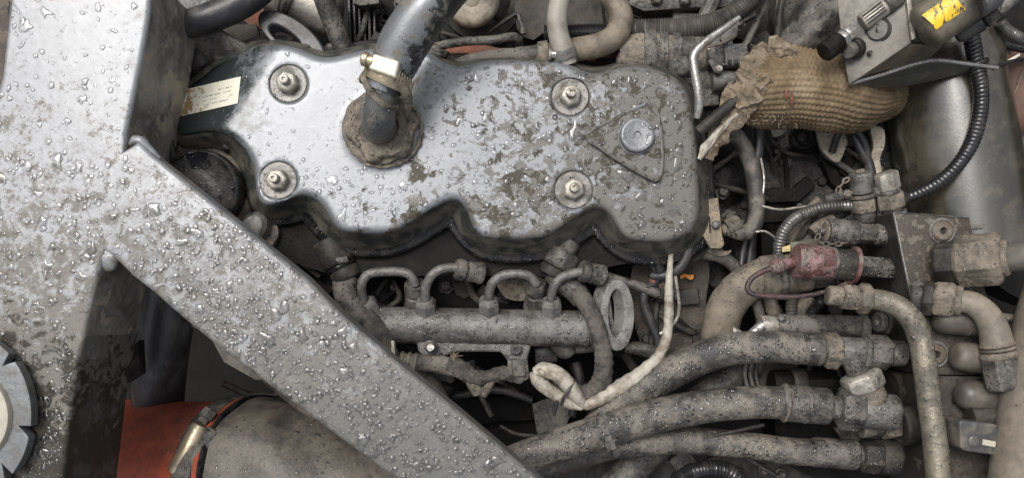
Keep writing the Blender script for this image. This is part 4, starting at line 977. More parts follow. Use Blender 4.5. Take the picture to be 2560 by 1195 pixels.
# thin return pipe and clamp behind the cover
pipe('thin_pipe', 'thin dusty pipe with a bent end behind the cover beside the canister', 'pipe', [(1085, 122, -80), (1110, 112, -80), (1160, 104, -82), (1230, 100, -85), (1278, 92, -88), (1296, 97, -95), (1298, 120, -130)], 11, 'dusty_metal')
cl_ = thing('pipe_clamp', 'dusty ring clamp joint on the back edge of the cover', 'clamp', (1085, 125, -70))
MB().lathe((1085, 135, -60), (1090, 112, -50), [(0, 30), (.3, 31), (.4, 24), (.6, 24), (.7, 18), (1, 16)], 24).build('clamp_ring', M['dusty_metal'], cl_)
MB().lathe((1100, 130, -60), (1118, 138, -58), [(0, 10), (1, 10)], 6).build('clamp_bolt', M['dark_metal'], cl_)
pipe('dip_stick', 'thin rusty rod with ring end standing behind the cover', 'rod', [(1295, 40, -200), (1304, 62, -190), (1308, 85, -190)], [9, 5, 7], 'dusty_metal', n=10)
rodr = pipe('thin_rod', 'thin dark rod slanting past the canister', 'rod', [(1225, 78, -200), (1262, 52, -190), (1290, 35, -185)], 6, 'dark_metal', n=10)
# curved hoses
h1 = thing('coolant_hose', 'pale tan hose coming straight down to a clamp at the cover edge', 'hose', (1400, 150, -30))
MB().tube([(1412, -60, -10), (1400, 0, -14), (1392, 45, -18), (1396, 85, -22), (1408, 125, -28), (1416, 160, -40)], [27, 26, 26, 26, 27, 27], n=28, step=8).build('hose_body', mat('pale_hose', (.30, .275, .235), (.15, .13, .105), scale=.8, thr=.56, soft=.14, ra=.5, rb=.5, bump=.25, bs=12, var=.15), h1)
MB().ring((1406, 124, -28), (1412, 148, -36), 33, 28, 36).build('hose_clamp', M['rail_metal'], h1, lump=1, lf=10)
MB().lathe((1372, 136, -12), (1392, 136, -12), [(0, 14), (.3, 15), (.35, 10), (.9, 10), (1, 8)], 18).build('clamp_screw', M['bare_steel'], h1)
h2 = thing('coolant_hose', 'brown dusty hose curving in a hook behind the cover', 'hose', (1480, 110, -80))
MB().tube([(1505, -60, -70), (1520, -20, -70), (1545, 20, -68), (1552, 55, -66), (1535, 92, -64), (1500, 112, -62), (1450, 122, -62), (1395, 130, -66), (1340, 138, -70)], [27, 28, 30, 31, 31, 30, 29, 27, 25], n=30, step=8).build('hose_body', mat('brown_hose', (.23, .19, .14), (.09, .075, .055), scale=1.6, thr=.50, soft=.16, ra=.55, rb=.4, bump=.5, bs=12, var=.25, speck=.5, sp_s=12), h2)
MB().ring((1372, 134, -68), (1348, 138, -70), 33, 22, 32).build('hose_clamp', M['clay'], h2, lump=2, lf=12)
MB().tube([(1345, 138, -70), (1310, 142, -72), (1260, 146, -76), (1200, 152, -84), (1140, 165, -95)], [26, 25, 24, 22, 18], n=22, lump=.10, lf=20).build('hose_tail', M['dusty_hose'], h2)
corr = lambda p: (lambda L, a: 1 + .085 * math.sin(2 * math.pi * L / p))
pipe('corrugated_conduit', 'black corrugated conduit running right behind the brown hose', 'conduit', [(1360, 88, -110), (1440, 86, -108), (1520, 84, -106), (1600, 82, -104)], 24, 'black_conduit', n=22, step=1.9, rf=corr(8.0))
pipe('corrugated_conduit', 'dusty corrugated conduit climbing to the top edge right of centre', 'conduit', [(1570, 76, -100), (1640, 74, -92), (1720, 70, -82), (1790, 55, -76), (1840, 30, -72), (1880, -5, -70), (1905, -50, -70)], [26, 26, 26, 25, 24, 24, 24], 'dusty_conduit', n=22, step=1.9, rf=corr(8.5))
pipe('grey_strut', 'grey flat strut crossing under the dusty conduit at the top edge', 'strut', [(1745, 80, -150), (1770, 30, -140), (1800, -40, -130)], 20, 'dusty_metal', n=8)
pipe('thin_cable', 'thin grey cable slanting from the top edge toward the knit sleeve', 'cable', [(1930, -40, -120), (1905, 30, -125), (1880, 80, -130), (1862, 120, -140)], 9, 'dusty_metal', n=12)
pipe('thin_cable', 'second thin grey cable standing upright right of the first', 'cable', [(1962, -40, -150), (1950, 30, -150), (1942, 110, -155)], 9, 'dark_metal', n=12)
for k, pts in enumerate((([(1980, -40, -220), (2010, 60, -210), (1960, 140, -210)]), ([(2060, -40, -240), (2080, 60, -230), (2000, 150, -220)]))):
    pass
bcl = MB().relief(resample([(1960,-60),(2100,-60),(2100,150),(1990,150),(1940,130)], 14), lambda x, y: -200 + 20 * math.sin((x + y) / 22) + 14 * noise.noise(Vector((x / 25, y / 25, 3))), step=12, wall=-320).build('dirty_cloth', M['dusty_metal'], None, weld=True); outward(bcl)
tag(bcl, 'crumpled dark dirty cloth behind the knit sleeve', 'cloth')
# pump / EGR casting beside the cover
pu = thing('pump_housing', 'wet dusty cast pump housing behind the right end of the cover', 'pump', (1650, 180, -180))
pu_m = M['dusty_metal']
fitp = []
fitp.append(MB().tube([(1545, 140, -120), (1600, 138, -118), (1660, 138, -118), (1760, 140, -120)], [55, 58, 60, 52], n=30, lump=.04, lf=30).build('main_barrel', M['clay'], pu))
for (x, w_, r_) in ((1602, 30, 68), (1640, 20, 66), (1672, 22, 64)):
    fitp.append(MB().ring((x, 138, -118), (x + w_, 138, -118), r_, 40, 40).build('barrel_flange', pu_m, pu, lump=1.2, lf=20))
fitp.append(MB().ball((1712, 122, -80), 36, 22, 14, (1.1, .9, .8), .10).build('side_boss', pu_m, pu))
fitp.append(MB().ball((1700, 165, -75), 30, 22, 14, (1.2, .9, .8), .15).build('lower_boss', pu_m, pu))
fitp.append(MB().prism([(1560,84),(1800,80),(1830,92),(1836,112),(1770,116),(1560,110)], -86, -140).build('top_rail', M['rail_metal'], pu, bevel=6))
fitp.append(MB().tube([(1500 + 53, 128, -80), (1550, 150, -78), (1553, 175, -90)], [7, 10, 13], n=14).build('bleed_nipple', M['dusty_metal'], pu))
fitp.append(MB().tube([(1700, 200, -140), (1760, 205, -140), (1830, 212, -140)], [40, 46, 40], n=26, lump=.05).build('outlet_barrel', pu_m, pu))
fitp.append(MB().prism([(1745,180),(1795,178),(1800,262),(1750,268)], -100, -190).build('pump_body', pu_m, pu, bevel=8))
fitp.append(MB().tube([(1780, 205, -80), (1820, 200, -78), (1850, 198, -80)], [22, 24, 18], n=20).build('small_barrel', M['rail_metal'], pu))
fitp.append(MB().lathe((1838, 205, -75), (1862, 203, -75), [(0, 14), (.3, 18), (1, 16)], 6).build('pipe_nut', M['dusty_metal'], pu, bevel=1))
fitp.append(MB().tube([(1822, 205, -70), (1830, 228, -68), (1836, 250, -72)], [14, 15, 14], n=16).build('outlet_stub', M['clay'], pu))
MB().ring((1832, 238, -70), (1835, 244, -70), 18, 14, 20).build('zip_tie', M['wet_black'], pu)
low = MB().relief(resample([(1700,240),(1830,250),(1850,300),(1780,380),(1740,330)], 12), noisy(-160, 8, 40, 12), step=14, wall=-230).build('lower_casting', M['dark_metal'], pu, weld=True); outward(low)
drops(fitp, 620, 2, 6.5, pu, 62, nz=.5, big=.04)
sn = thing('sensor_plug', 'dusty rectangular sensor plug beside the knit sleeve', 'connector', (1830, 140, -90))
s1 = MB().prism([(1768,118),(1815,112),(1816,166),(1775,160)], -48, -100).build('plug_base', M['dusty_metal'], sn, bevel=5)
s2 = MB().prism([(1810,108),(1868,108),(1872,162),(1814,164)], -36, -95).build('plug_body', mat('plug_grey', (.16, .165, .165), (.08, .075, .07), scale=2, ra=.35, rb=.5, bump=.5, speck=.8), sn, bevel=5)
for k in range(3): MB().prism([(1820 + 16 * k, 148), (1830 + 16 * k, 148), (1830 + 16 * k, 160), (1820 + 16 * k, 160)], -31, -40).build('latch_slot', M['wet_black'], s2, bevel=1.5, seg=1)
s3 = MB().tube([(1866, 138, -62), (1885, 142, -64), (1904, 146, -70)], [30, 24, 8], n=18).build('plug_boot', M['dark_metal'], sn)
MB().plate([(1770, 150, -42), (1782, 146, -42), (1808, 172, -42), (1800, 184, -42), (1786, 180, -42)], 8).build('plug_bracket', M['rail_metal'], sn, bevel=3)
MB().lathe((1796, 174, -42), (1796, 174, -30), [(0, 10), (.6, 10), (1, 7)], 16).build('bracket_screw', M['pale_metal'], sn)
drops([s1, s2], 130, 2, 6, sn, 63, nz=.6)
rod = pipe('bent_metal_pipe', 'shiny bare metal pipe bent down past the right end of the cover', 'pipe', [(1848, 44, 30), (1815, 68, 34), (1775, 96, 36), (1745, 122, 36), (1733, 145, 36), (1737, 180, 34), (1745, 225, 30), (1748, 262, 22), (1742, 295, 10)], [7, 9, 10, 11, 11, 11, 11, 11, 9], 'bare_steel', n=18, step=6, lump=.05, lf=10)
tri_ = MB().prism([(1838,40),(1850,46),(1842,92),(1812,112),(1800,96)], -20, -34).build('bracket_plate', M['dusty_metal'], None, bevel=3); tag(tri_, 'dusty triangular bracket plate at the top of the bare metal pipe', 'bracket')
pipe('straw_stem', 'thin dry straw lying across the sensor plug', 'straw', [(1760, 122, -25), (1790, 112, -22), (1815, 103, -20), (1842, 86, -10)], [3, 2.5, 2.5, 1.5], 'torn_cloth', n=6)

clutter(fw, [(rc.uniform(860, 1340), rc.uniform(0, 125)) for _ in range(22)], lambda x, y: -330, ['dark_metal', 'dusty_metal', 'oily_dark'])
clutter(fw, [(rc.uniform(1560, 2090), rc.uniform(0, 150)) for _ in range(18)], lambda x, y: -240, ['dark_metal', 'dusty_metal', 'rail_metal'])
# ================================================================== right of the cover: gearbox, hoses, valve blocks
gb = thing('gearbox_housing', 'black oily lumpy gearbox housing under the knit sleeve', 'gearbox', (2000, 480, -420))
def gz(x, y):
    z = -290 + 22 * noise.noise(Vector((x / 70, y / 70, 1))) + 9 * noise.noise(Vector((x / 22, y / 22, 4)))
    z += 46 * (1 - ss(math.hypot((x - 1815) / 75, (y - 440) / 80) ** 2))
    z += 40 * (1 - ss(math.hypot((x - 2010) / 60, (y - 345) / 50) ** 2))
    z += 30 * (1 - ss(math.hypot((x - 2110) / 80, (y - 420) / 60) ** 2))
    z -= 60 * ss((y - 560) / 40) * ss((x - 1800) / 40) * (1 - ss((x - 1960) / 40))
    return z
o = MB().relief(resample([(1740,300),(1900,260),(2250,300),(2290,520),(2260,660),(2100,690),(1900,700),(1760,690)], 20), gz, step=11, wall=-420).build('housing', mat('gear_black', (.020, .018, .016), (.065, .057, .048), scale=1.5, thr=.60, soft=.08, ra=.22, rb=.6, bump=.8, bs=10, var=.5), gb, weld=True, angle=80); outward(o)
drops([o], 260, 1.5, 4, gb, 71, nz=.7)
MB().lathe((2010, 345, -260), (2012, 342, -228), [(0, 32), (.5, 30), (.55, 22), (1, 20), (1, 10), (.7, 9)], 26).build('oil_plug', M['oily_dark'], gb)
MB().lathe((2000, 345, -240), (2000, 345, -222), [(0, 15), (1, 13)], 6).build('plug_head', M['dark_metal'], gb, bevel=1)
for k, (x0, y0, x1, y1, r_) in enumerate(((1905, 470, 1990, 468, 24), (1910, 520, 1985, 515, 22))):
    MB().prism([(x0, y0), (x1, y1), (x1 + 8, y1 + 36), (x0 - 4, y0 + 38)], -248, -290).build('oil_cover', M['oily_dark'], gb, bevel=6)
pit = MB().prism([(1900,560),(1960,556),(1962,640),(1905,650)], -300, -420).build('shaft_housing', M['oily_dark'], gb, bevel=8)
for k, pts in enumerate((
    [(2045,318),(2090,312),(2118,350),(2112,375),(2096,405),(2070,392),(2050,362)],
    [(2178,318),(2208,322),(2212,360),(2200,396),(2204,432),(2180,434),(2174,400),(2184,368)],
    [(1930,318),(1968,320),(1956,336),(1934,340)])):
    q = MB().relief(resample(pts, 6), lambda x, y: -205 + 6 * noise.noise(Vector((x / 14, y / 14, 2))), step=8, wall=-216).build('speckled_board', mat('speck_board%d' % k, (.42, .37, .30), (.30, .26, .20), scale=2, ra=.8, rb=.8, bump=.5, speck=1.0, sp_s=12, sc=(.03, .027, .024)), None, weld=True); outward(q)
    tag(q, ('pale speckled board scrap under the lower edge of the knit sleeve', 'narrow upright pale speckled strip left of the big cylinder', 'small pale torn scrap under the left end of the knit sleeve')[k], 'scrap')
for k, (pts, r_, mm, lab) in enumerate((
    ([(1818, 318, -110), (1850, 352, -120), (1876, 405, -130), (1888, 470, -135), (1892, 530, -138), (1884, 566, -140), (1862, 582, -140), (1835, 576, -138), (1818, 566, -136)], 20, 'dusty_hose', 'speckled tan hose hooking down from the knit sleeve to the bracket plate'),
    ([(1900, 320, -150), (1896, 370, -155), (1888, 430, -160), (1890, 500, -190), (1872, 560, -200), (1858, 630, -210), (1850, 680, -210)], 13, 'black_hose', 'thin dark pipe running down beside the speckled tan hose'),
    ([(2080, 380, -200), (2100, 330, -170), (2140, 330, -170), (2165, 370, -180), (2170, 420, -190), (2160, 470, -200)], 9, 'black_hose', 'black cable loop in the gap under the knit sleeve'),
    ([(2130, 320, -190), (2150, 370, -190), (2172, 410, -190), (2180, 450, -190)], 12, 'black_hose', 'black cable hanging right of the cable loop'),
    ([(1880, 560, -220), (1876, 620, -222), (1868, 690, -226), (1850, 740, -230)], 14, 'black_hose', 'black pipe dropping below the hooked tan hose'))):
    pipe('hose' if r_ > 15 else 'thin_pipe', lab, 'hose' if r_ > 15 else 'pipe', pts, r_, mm, n=20, step=6, lump=.04, lf=20)
fitc = thing('hose_fitting', 'dusty elbow fitting at the lower end of the hooked tan hose', 'fitting', (1815, 565, -140))
fit(fitc, (1802, 578, -136), (1848, 560, -138), [(0, .3, 16, 6, 'hex_nut', M['clay']), (.3, 1.0, 24, 16, 'elbow_body', M['clay'])])
pipe('thin_wire', 'thin shiny wire hanging beside the hooked tan hose', 'wire', [(1902, 395, -120), (1910, 440, -120), (1908, 480, -122), (1900, 505, -130)], 3.2, 'bare_steel', n=8)
pipe('thin_wire', 'thin shiny wire arching left of the steel flexible conduit', 'wire', [(1890, 580, -120), (1912, 578, -115), (1935, 592, -112), (1945, 606, -112)], 3, 'bare_steel', n=8)
pipe('wire_strand', 'pale bare wire strand crossing above the steel flexible conduit', 'wire', [(1905, 515, -100), (1950, 524, -95), (2000, 518, -95), (2060, 512, -95), (2120, 506, -90)], 3, 'pale_metal', n=8)
bp2 = thing('bracket_plate', 'tan speckled bracket plate right of the cover corner', 'bracket', (1780, 560, -130))
pl = MB().prism([(1752,500),(1796,494),(1806,590),(1812,610),(1804,622),(1776,620),(1742,562),(1756,545)], -90, -104).build('plate', mat('plate_tan', (.27, .215, .14), (.12, .10, .075), scale=2.0, thr=.55, soft=.1, ra=.55, rb=.4, bump=.4, speck=1, sp_s=12), bp2, bevel=3)
MB().lathe((1790, 563, -92), (1788, 562, -70), [(0, 13), (.3, 13), (.35, 10), (.8, 10), (1, 7)], 6).build('bolt', M['rail_metal'], bp2, bevel=1, seg=1)
MB().plate([(1771, 540, -88), (1775, 540, -88), (1778, 582, -88), (1774, 582, -88)], 3).build('slot', M['wet_black'], bp2)
drops([pl], 90, 1.5, 5, bp2, 72, nz=.6)
pipe('dusty_hose', 'tan dusty hose looping right from the cover corner behind the thick hose', 'hose', [(1725, 620, -160), (1760, 632, -165), (1800, 640, -168), (1835, 665, -172), (1858, 700, -178), (1870, 740, -190)], [16, 17, 17, 16, 16, 16], 'dusty_hose', n=20, lump=.05, lf=20)
sc = MB().relief(resample([(1738,585),(1765,580),(1775,610),(1800,628),(1830,625),(1810,640),(1770,632),(1745,612)], 6), lambda x, y: -140 + 5 * noise.noise(Vector((x / 12, y / 12, 3))), step=8, wall=-150).build('muddy_scrap', M['mud'], None, weld=True); outward(sc); tag(sc, 'muddy scrap under the tan bracket plate', 'scrap')

# ---- steel flexible conduit
flex = lambda p: (lambda L, a: 1 + .13 * (abs(math.sin(math.pi * L / p)) ** .6 - .6))
cd = pipe('flexible_conduit', 'ribbed steel flexible conduit arching from the pink capped coupling', 'conduit', [(1946, 645, -90), (1950, 605, -80), (1965, 570, -70), (1995, 542, -64), (2040, 524, -60), (2085, 516, -58), (2135, 514, -58)], 15, 'steel_conduit', n=20, step=1.3, rf=flex(8.2))
cd2 = pipe('flexible_conduit', 'black ribbed conduit sweeping down over the big cylinder to the fittings', 'conduit', [(2420, 60, 40), (2432, 110, 20), (2440, 160, 0), (2452, 220, -15), (2450, 280, -25), (2432, 350, -30), (2400, 405, -34), (2355, 450, -40), (2300, 482, -46), (2245, 502, -50)], [19, 19, 19, 18, 18, 18, 17, 16, 15, 14], 'black_conduit', n=22, step=1.7, rf=flex(10.5))

# ---- knit sleeve
kn = thing('knit_sleeve', 'torn brown knit wool sleeve wrapped round a pipe', 'sleeve', (2040, 230, -160))
def knit(L, a):
    row = a * 21                                  # ribs along the sleeve, stitches across
    st = math.sin(2 * math.pi * L / 11.0 + (1.2 if math.sin(row) > 0 else -1.2))
    return 1 + .05 * abs(math.sin(row)) ** .7 + .024 * st * abs(math.sin(row))
kb = MB().tube([(1850, 232, -70), (1880, 228, -66), (1935, 222, -62), (1990, 222, -60), (2050, 228, -62), (2100, 240, -76), (2140, 244, -112), (2190, 240, -150), (2240, 236, -190), (2330, 228, -260)], [66, 86, 93, 93, 93, 88, 80, 64, 50, 46], n=220, step=2.6, rf=knit, lump=.06, lf=60)
kbo = kb.build('sleeve_body', M['knit_wool'], kn, angle=180)
for k, (x, y, s) in enumerate(((1966, 236, 1.0), (1980, 246, 1.25))):
    MB().ball((x, y, 32), 11 * s, 14, 8, (.45, 1.2, .35), .15).build('frayed_hole', M['rust'], kn)
    MB().ball((x + 3, y - 4, 35), 5 * s, 10, 6, (.35, 1.6, .35), .1).build('rust_spot', M['orange_bit'] if False else M['rust'], kn)
def strip(path, w0, thick, nw=14, wav=6, seed=1, rag=6):
    q = smooth_path(path, 5); vs = []; fs = []; n_ = len(q)
    for i, p in enumerate(q):
        a = q[max(i - 1, 0)]; b = q[min(i + 1, n_ - 1)]
        tx, ty = b[0] - a[0], b[1] - a[1]; L = math.hypot(tx, ty) or 1
        wd = p[3]
        for j in range(nw + 1):
            u = j / nw * 2 - 1
            e = rag * (noise.noise(Vector((p[0] / 30, p[1] / 30, seed + u * 3))) + .22 * noise.noise(Vector((p[0] / 8, p[1] / 8, seed + u * 5)))) * abs(u)
            vs.append(P((p[0] - ty / L * (wd * u + e), p[1] + tx / L * (wd * u + e), p[2] + wav * noise.noise(Vector((p[0] / 26, p[1] / 26 + u, seed))) + wav * .6 * noise.noise(Vector((p[0] / 9, p[1] / 9 + u * 2, seed))) - abs(u) ** 2 * 9)))
    for i in range(n_ - 1):
        for j in range(nw):
            c = i * (nw + 1) + j; fs.append((c, c + 1, c + nw + 2, c + nw + 1))
    return MB().add(vs, fs)
t1 = strip([(1930, 118, -8, 34), (1905, 160, 12, 44), (1880, 210, 22, 48), (1850, 255, 22, 40), (1820, 300, 8, 34), (1785, 350, -6, 26), (1765, 395, -16, 14)], 0, 3, seed=2, rag=20, wav=16).build('torn_flap', M['torn_cloth'], kn, solid=3, weld=True)
t2 = strip([(1920, 118, 8, 26), (1960, 122, 26, 24), (1990, 132, 30, 12)], 0, 3, seed=5, rag=22, wav=12).build('torn_flap', M['torn_cloth'], kn, solid=3, weld=True)
t3 = strip([(1930, 200, 36, 16), (1895, 215, 40, 22), (1865, 245, 36, 24), (1845, 270, 26, 10)], 0, 3, seed=8, rag=16, wav=18).build('torn_flap', M['torn_cloth'], kn, solid=3, weld=True)
t4 = strip([(1845, 285, 14, 7), (1800, 325, 8, 9), (1765, 368, 2, 11), (1748, 398, -6, 5)], 0, 3, seed=11, rag=5).build('white_strip', M['white_wrap'], kn, solid=3, weld=True)
pipe('worn_hose', 'wet black worn hose lying under the torn cloth flap beside the cover', 'hose', [(1745, 330, 6), (1775, 305, 12), (1810, 275, 16), (1840, 250, 10)], [14, 15, 14, 12], 'dark_metal', n=18, lump=.1, lf=16)
fz = MB()
for k in range(60):
    x = random.uniform(1860, 1990); y = random.choice([random.uniform(112, 140), random.uniform(280, 318)])
    a = random.uniform(0, 6.28); L = random.uniform(6, 18)
    fz.tube([(x, y, 0), (x + L * .5 * math.cos(a), y + L * .5 * math.sin(a), 6), (x + L * math.cos(a + .4), y + L * math.sin(a + .4), 4)], [1.2, .9, .5], n=4, step=6)
fz.build('loose_threads', M['torn_cloth'], kn, kind='stuff')

# ---- big cylinder
tank = thing('hydraulic_tank', 'large olive grey painted cylinder standing at the right with a long white sky reflection', 'cylinder', (2390, 330, -330))
A_, B_ = (2330, 20, -190), (2432, 640, -190)
tk = MB().lathe(A_, B_, [(0, 140), (.3, 141), (.6, 142), (1, 143)], 72).build('shell', M['tank_paint'], tank, angle=60)
MB().plate([(2425, 556, -40), (2470, 558, -40), (2474, 572, -40), (2425, 574, -40)], 16).build('flat_bar', M['rail_metal'], tank, bevel=3)
rp = thing('rusty_elbow', 'rust brown curved pipe at the right edge above the big hose', 'pipe', (2540, 230, -200))
MB().tube([(2480, 330, -240), (2520, 270, -220), (2560, 210, -210), (2620, 150, -200)], [60, 72, 76, 78], n=36, lump=.02).build('elbow_body', mat('rust_brown', (.17, .085, .06), (.10, .058, .045), scale=1.4, thr=.5, soft=.15, ra=.7, rb=.6, bump=.4), rp)
MB().tube([(2520, 330, -260), (2560, 380, -260), (2580, 480, -260), (2600, 560, -260)], [40, 50, 54, 54], n=28).build('lower_pipe', mat('brown_dark', (.08, .05, .04), (.05, .04, .035), scale=1.4, ra=.6, rb=.6), rp)
MB().tube([(2515, 265, -150), (2540, 225, -136), (2556, 180, -132)], 3, n=8).build('seam_line', M['clay'], rp)
bgp = MB().relief(resample([(2440,-80),(2700,-80),(2700,700),(2480,700),(2520,500),(2480,200)], 40), noisy(-400, 12, 60, 3), step=30, wall=-520).build('dark_backing', M['oily_dark'], None, weld=True); outward(bgp)
tag(bgp, 'dark oily housing at the right edge behind the rusty pipe', 'engine part')
pipe('flexible_conduit', 'ribbed conduit at the right edge beside the solenoid', 'conduit', [(2500, 55, -40), (2525, 80, -50), (2560, 98, -55), (2620, 120, -60)], 13, 'steel_conduit', n=18, step=1.6, rf=flex(7.5))
pipe('flexible_conduit', 'thin black ribbed conduit below the right edge conduit', 'conduit', [(2470, 85, -110), (2500, 105, -110), (2535, 118, -112), (2600, 130, -112)], 9, 'black_conduit', n=14, step=1.6, rf=flex(6.5))
wt_ = MB().plate([(2518, 150, -60), (2550, 132, -60), (2552, 138, -60), (2528, 154, -60)], 5).build('white_tag', M['white_zinc'], None, bevel=2, seg=2); tag(wt_, 'small bright white tag at the right edge', 'tag')
pipe('thin_cable', 'thin black cable reaching the right edge above the rusty elbow', 'cable', [(2480, 172, -40), (2510, 158, -50), (2560, 148, -60), (2610, 145, -60)], 5, 'wet_black', n=10)
zt = thing('zip_tie', 'black zip tie holding the ribbed conduit below the solenoid', 'zip tie', (2450, 155, 0))
MB().ring((2446, 150, 0), (2448, 160, -2), 23, 18, 28).build('tie_loop', M['wet_black'], zt)
MB().prism([(2455,148),(2470,143),(2474,158),(2460,163)], 10, -4).build('tie_head', M['wet_black'], zt, bevel=2)

# ---- top right valve block and solenoid
vb = thing('solenoid_valve_block', 'machined grey valve block with fittings at the top right corner', 'valve block', (2190, 90, 0))
f1 = MB().plate([(2086, -60, 60), (2101, 75, 62), (2108, 136, 64), (2122, 213, 66), (2280, 106, 120), (2264, 10, 124), (2255, -60, 124)], 190).build('block_body', M['valve_grey'], vb, bevel=4)
MB().plate([(2264, -60, 128), (2266, 10, 128), (2281, 104, 123), (2360, 112, 110), (2420, 40, 110), (2420, -60, 110)], 190).build('block_body', M['dark_metal'], vb, bevel=5)
MB().plate([(2138, 197, 56), (2279, 110, 112), (2358, 116, 100), (2322, 148, 40)], 60).build('block_step', mat('brown_metal', (.13, .105, .075), (.075, .062, .05), scale=1.2, ra=.4, rb=.5, ma=.2, bump=.2), vb, bevel=3)
MB().tube([(2122, 210, 56), (2200, 188, 48), (2322, 152, 36), (2420, 160, 24), (2494, 170, 14)], 5, n=10).build('bracket_edge', M['bare_steel'], vb)
MB().plate([(2126, 212, 52), (2322, 154, 34), (2420, 162, 22), (2496, 170, 12), (2425, 180, -30), (2245, 222, -30)], 14).build('bracket', mat('bracket_green', (.10, .10, .085), (.065, .062, .055), scale=1.3, ra=.35, rb=.5, ma=.2, spec=.7, bump=.15), vb, bevel=2)
fit(vb, (2196, 76, 96), (2194, 74, 108), [(0, 1, 25, 32, 'plug', M['rail_metal'])])
MB().ring((2196, 76, 92), (2195, 75, 100), 31, 26, 36).build('plug_ring', M['dark_metal'], vb)
MB().lathe((2195, 75, 107), (2195, 75, 109.5), [(0, 7), (1, 7), (.3, 5)], 6).build('plug_socket', M['wet_black'], vb)
fit(vb, (2145, 118, 84), (2118, 128, 104), [(0, .5, 25, 28, 'port_ring', M['dark_metal']), (.5, 1.0, 19, 24, 'port_plug', M['rust'] if False else M['dusty_metal'])])
fit(vb, (2135, 75, 100), (2075, 120, 110), [(0, .35, 20, 6, 'hex_nut', M['bare_steel']), (.35, .6, 24, 6, 'hex_nut', M['bare_steel']), (.6, 1.25, 26, 20, 'elbow_body', M['oily_dark'])])
fit(vb, (2155, 58, 100), (2232, 0, 120), [(0, .75, 23, 14, 'ribbed_handle', M['pale_metal']), (.75, 1.2, 25, 16, 'collar', M['dusty_metal']), (1.2, 1.6, 18, 16, 'handle_end', M['dusty_metal'])])
for k in range(4):
    t = (k - 1.5) * 8
    MB().tube([(2163 + t * .55, 50 + t * .8, 121), (2210 + t * .55, 14 + t * .8, 136)], 1.8, n=6).build('groove', M['dark_metal'], vb)
for x, y in ((2232, 97), (2172, 134)):
    MB().lathe((x, y, 92), (x, y, 104), [(0, 6), (1, 5), (1, 3), (.8, 2)], 16).build('small_screw', M['dusty_metal'], vb)
MB().plate([(2262, -30, 132), (2275, -30, 132), (2290, 96, 132), (2280, 100, 132)], 10).build('bright_edge', M['pale_metal'], vb, bevel=3)
sol = thing('solenoid', 'brown round solenoid coil with scratched yellow label at the top right', 'solenoid', (2400, 20, 120))
sA, sB = (2300, 78, 150), (2480, -46, 190)
sc_ = MB().lathe(sA, sB, [(0, 34), (.015, 46), (.05, 56), (.09, 60), (.9, 60), (.97, 57), (1, 48)], 48).build('coil', mat('coil_brown', (.17, .148, .11), (.085, .075, .06), scale=1.2, thr=.54, soft=.12, ra=.4, rb=.5, bump=.2), sol, angle=40)
MB().lathe((2420, -10, 200), (2470, -44, 212), [(0, 60), (.1, 66), (.9, 66), (1, 58), (1, 30), (.9, 26)], 40).build('coil_end', M['cap_grey'], sol)
MB().lathe((2445, -12, 250), (2456, -20, 262), [(0, 20), (1, 18)], 6).build('end_nut', M['dusty_metal'], sol, bevel=2)
# wrapped yellow label patch: a bent sheet that hugs the coil
a = P(sA); b = P(sB); ax = (b - a).normalized(); up = (Vector((0, 0, 1)) - ax * ax.z).normalized(); yy = ax.cross(up); Ln = (b - a).length
rr_ = 60.8 * kz(170) * U
vs = []; fs = []
for i in range(13):
    f = .03 + .40 * i / 12
    for j in range(9):
        th = R(-30 + 48 * j / 8)
        vs.append(a + ax * (Ln * (f + .03 * j / 8)) + (up * math.cos(th) + yy * math.sin(th)) * rr_)
for i in range(12):
    for j in range(8):
        c = i * 9 + j; fs.append((c, c + 1, c + 10, c + 9))
lbp = MB().add(vs, fs).build('yellow_label', M['yellow_label'], sol, weld=True, solid=.6)
MB().lathe((2390, 92, 120), (2500, 22, 160), [(0, 16), (.1, 24), (.55, 26), (.6, 20), (.7, 20), (.72, 26), (1, 26)], 28).build('connector_boot', M['black_hose'], sol)
MB().lathe((2460, 50, 150), (2500, 22, 166), [(0, 26), (.4, 27), (.45, 22), (1, 22)], 6).build('connector_nut', M['dusty_metal'], sol, bevel=2)
cab = MB().tube([(2490, 30, 165), (2515, 8, 172), (2545, -20, 180), (2590, -60, 190)], [20, 19, 20, 22], n=22, lump=.05).build('cable_gland', M['rail_metal'], sol)
drops([sc_, cab], 150, 2, 5, sol, 73, nz=.5, ok=lambda x, y, z: x > 2420 or y < 20)

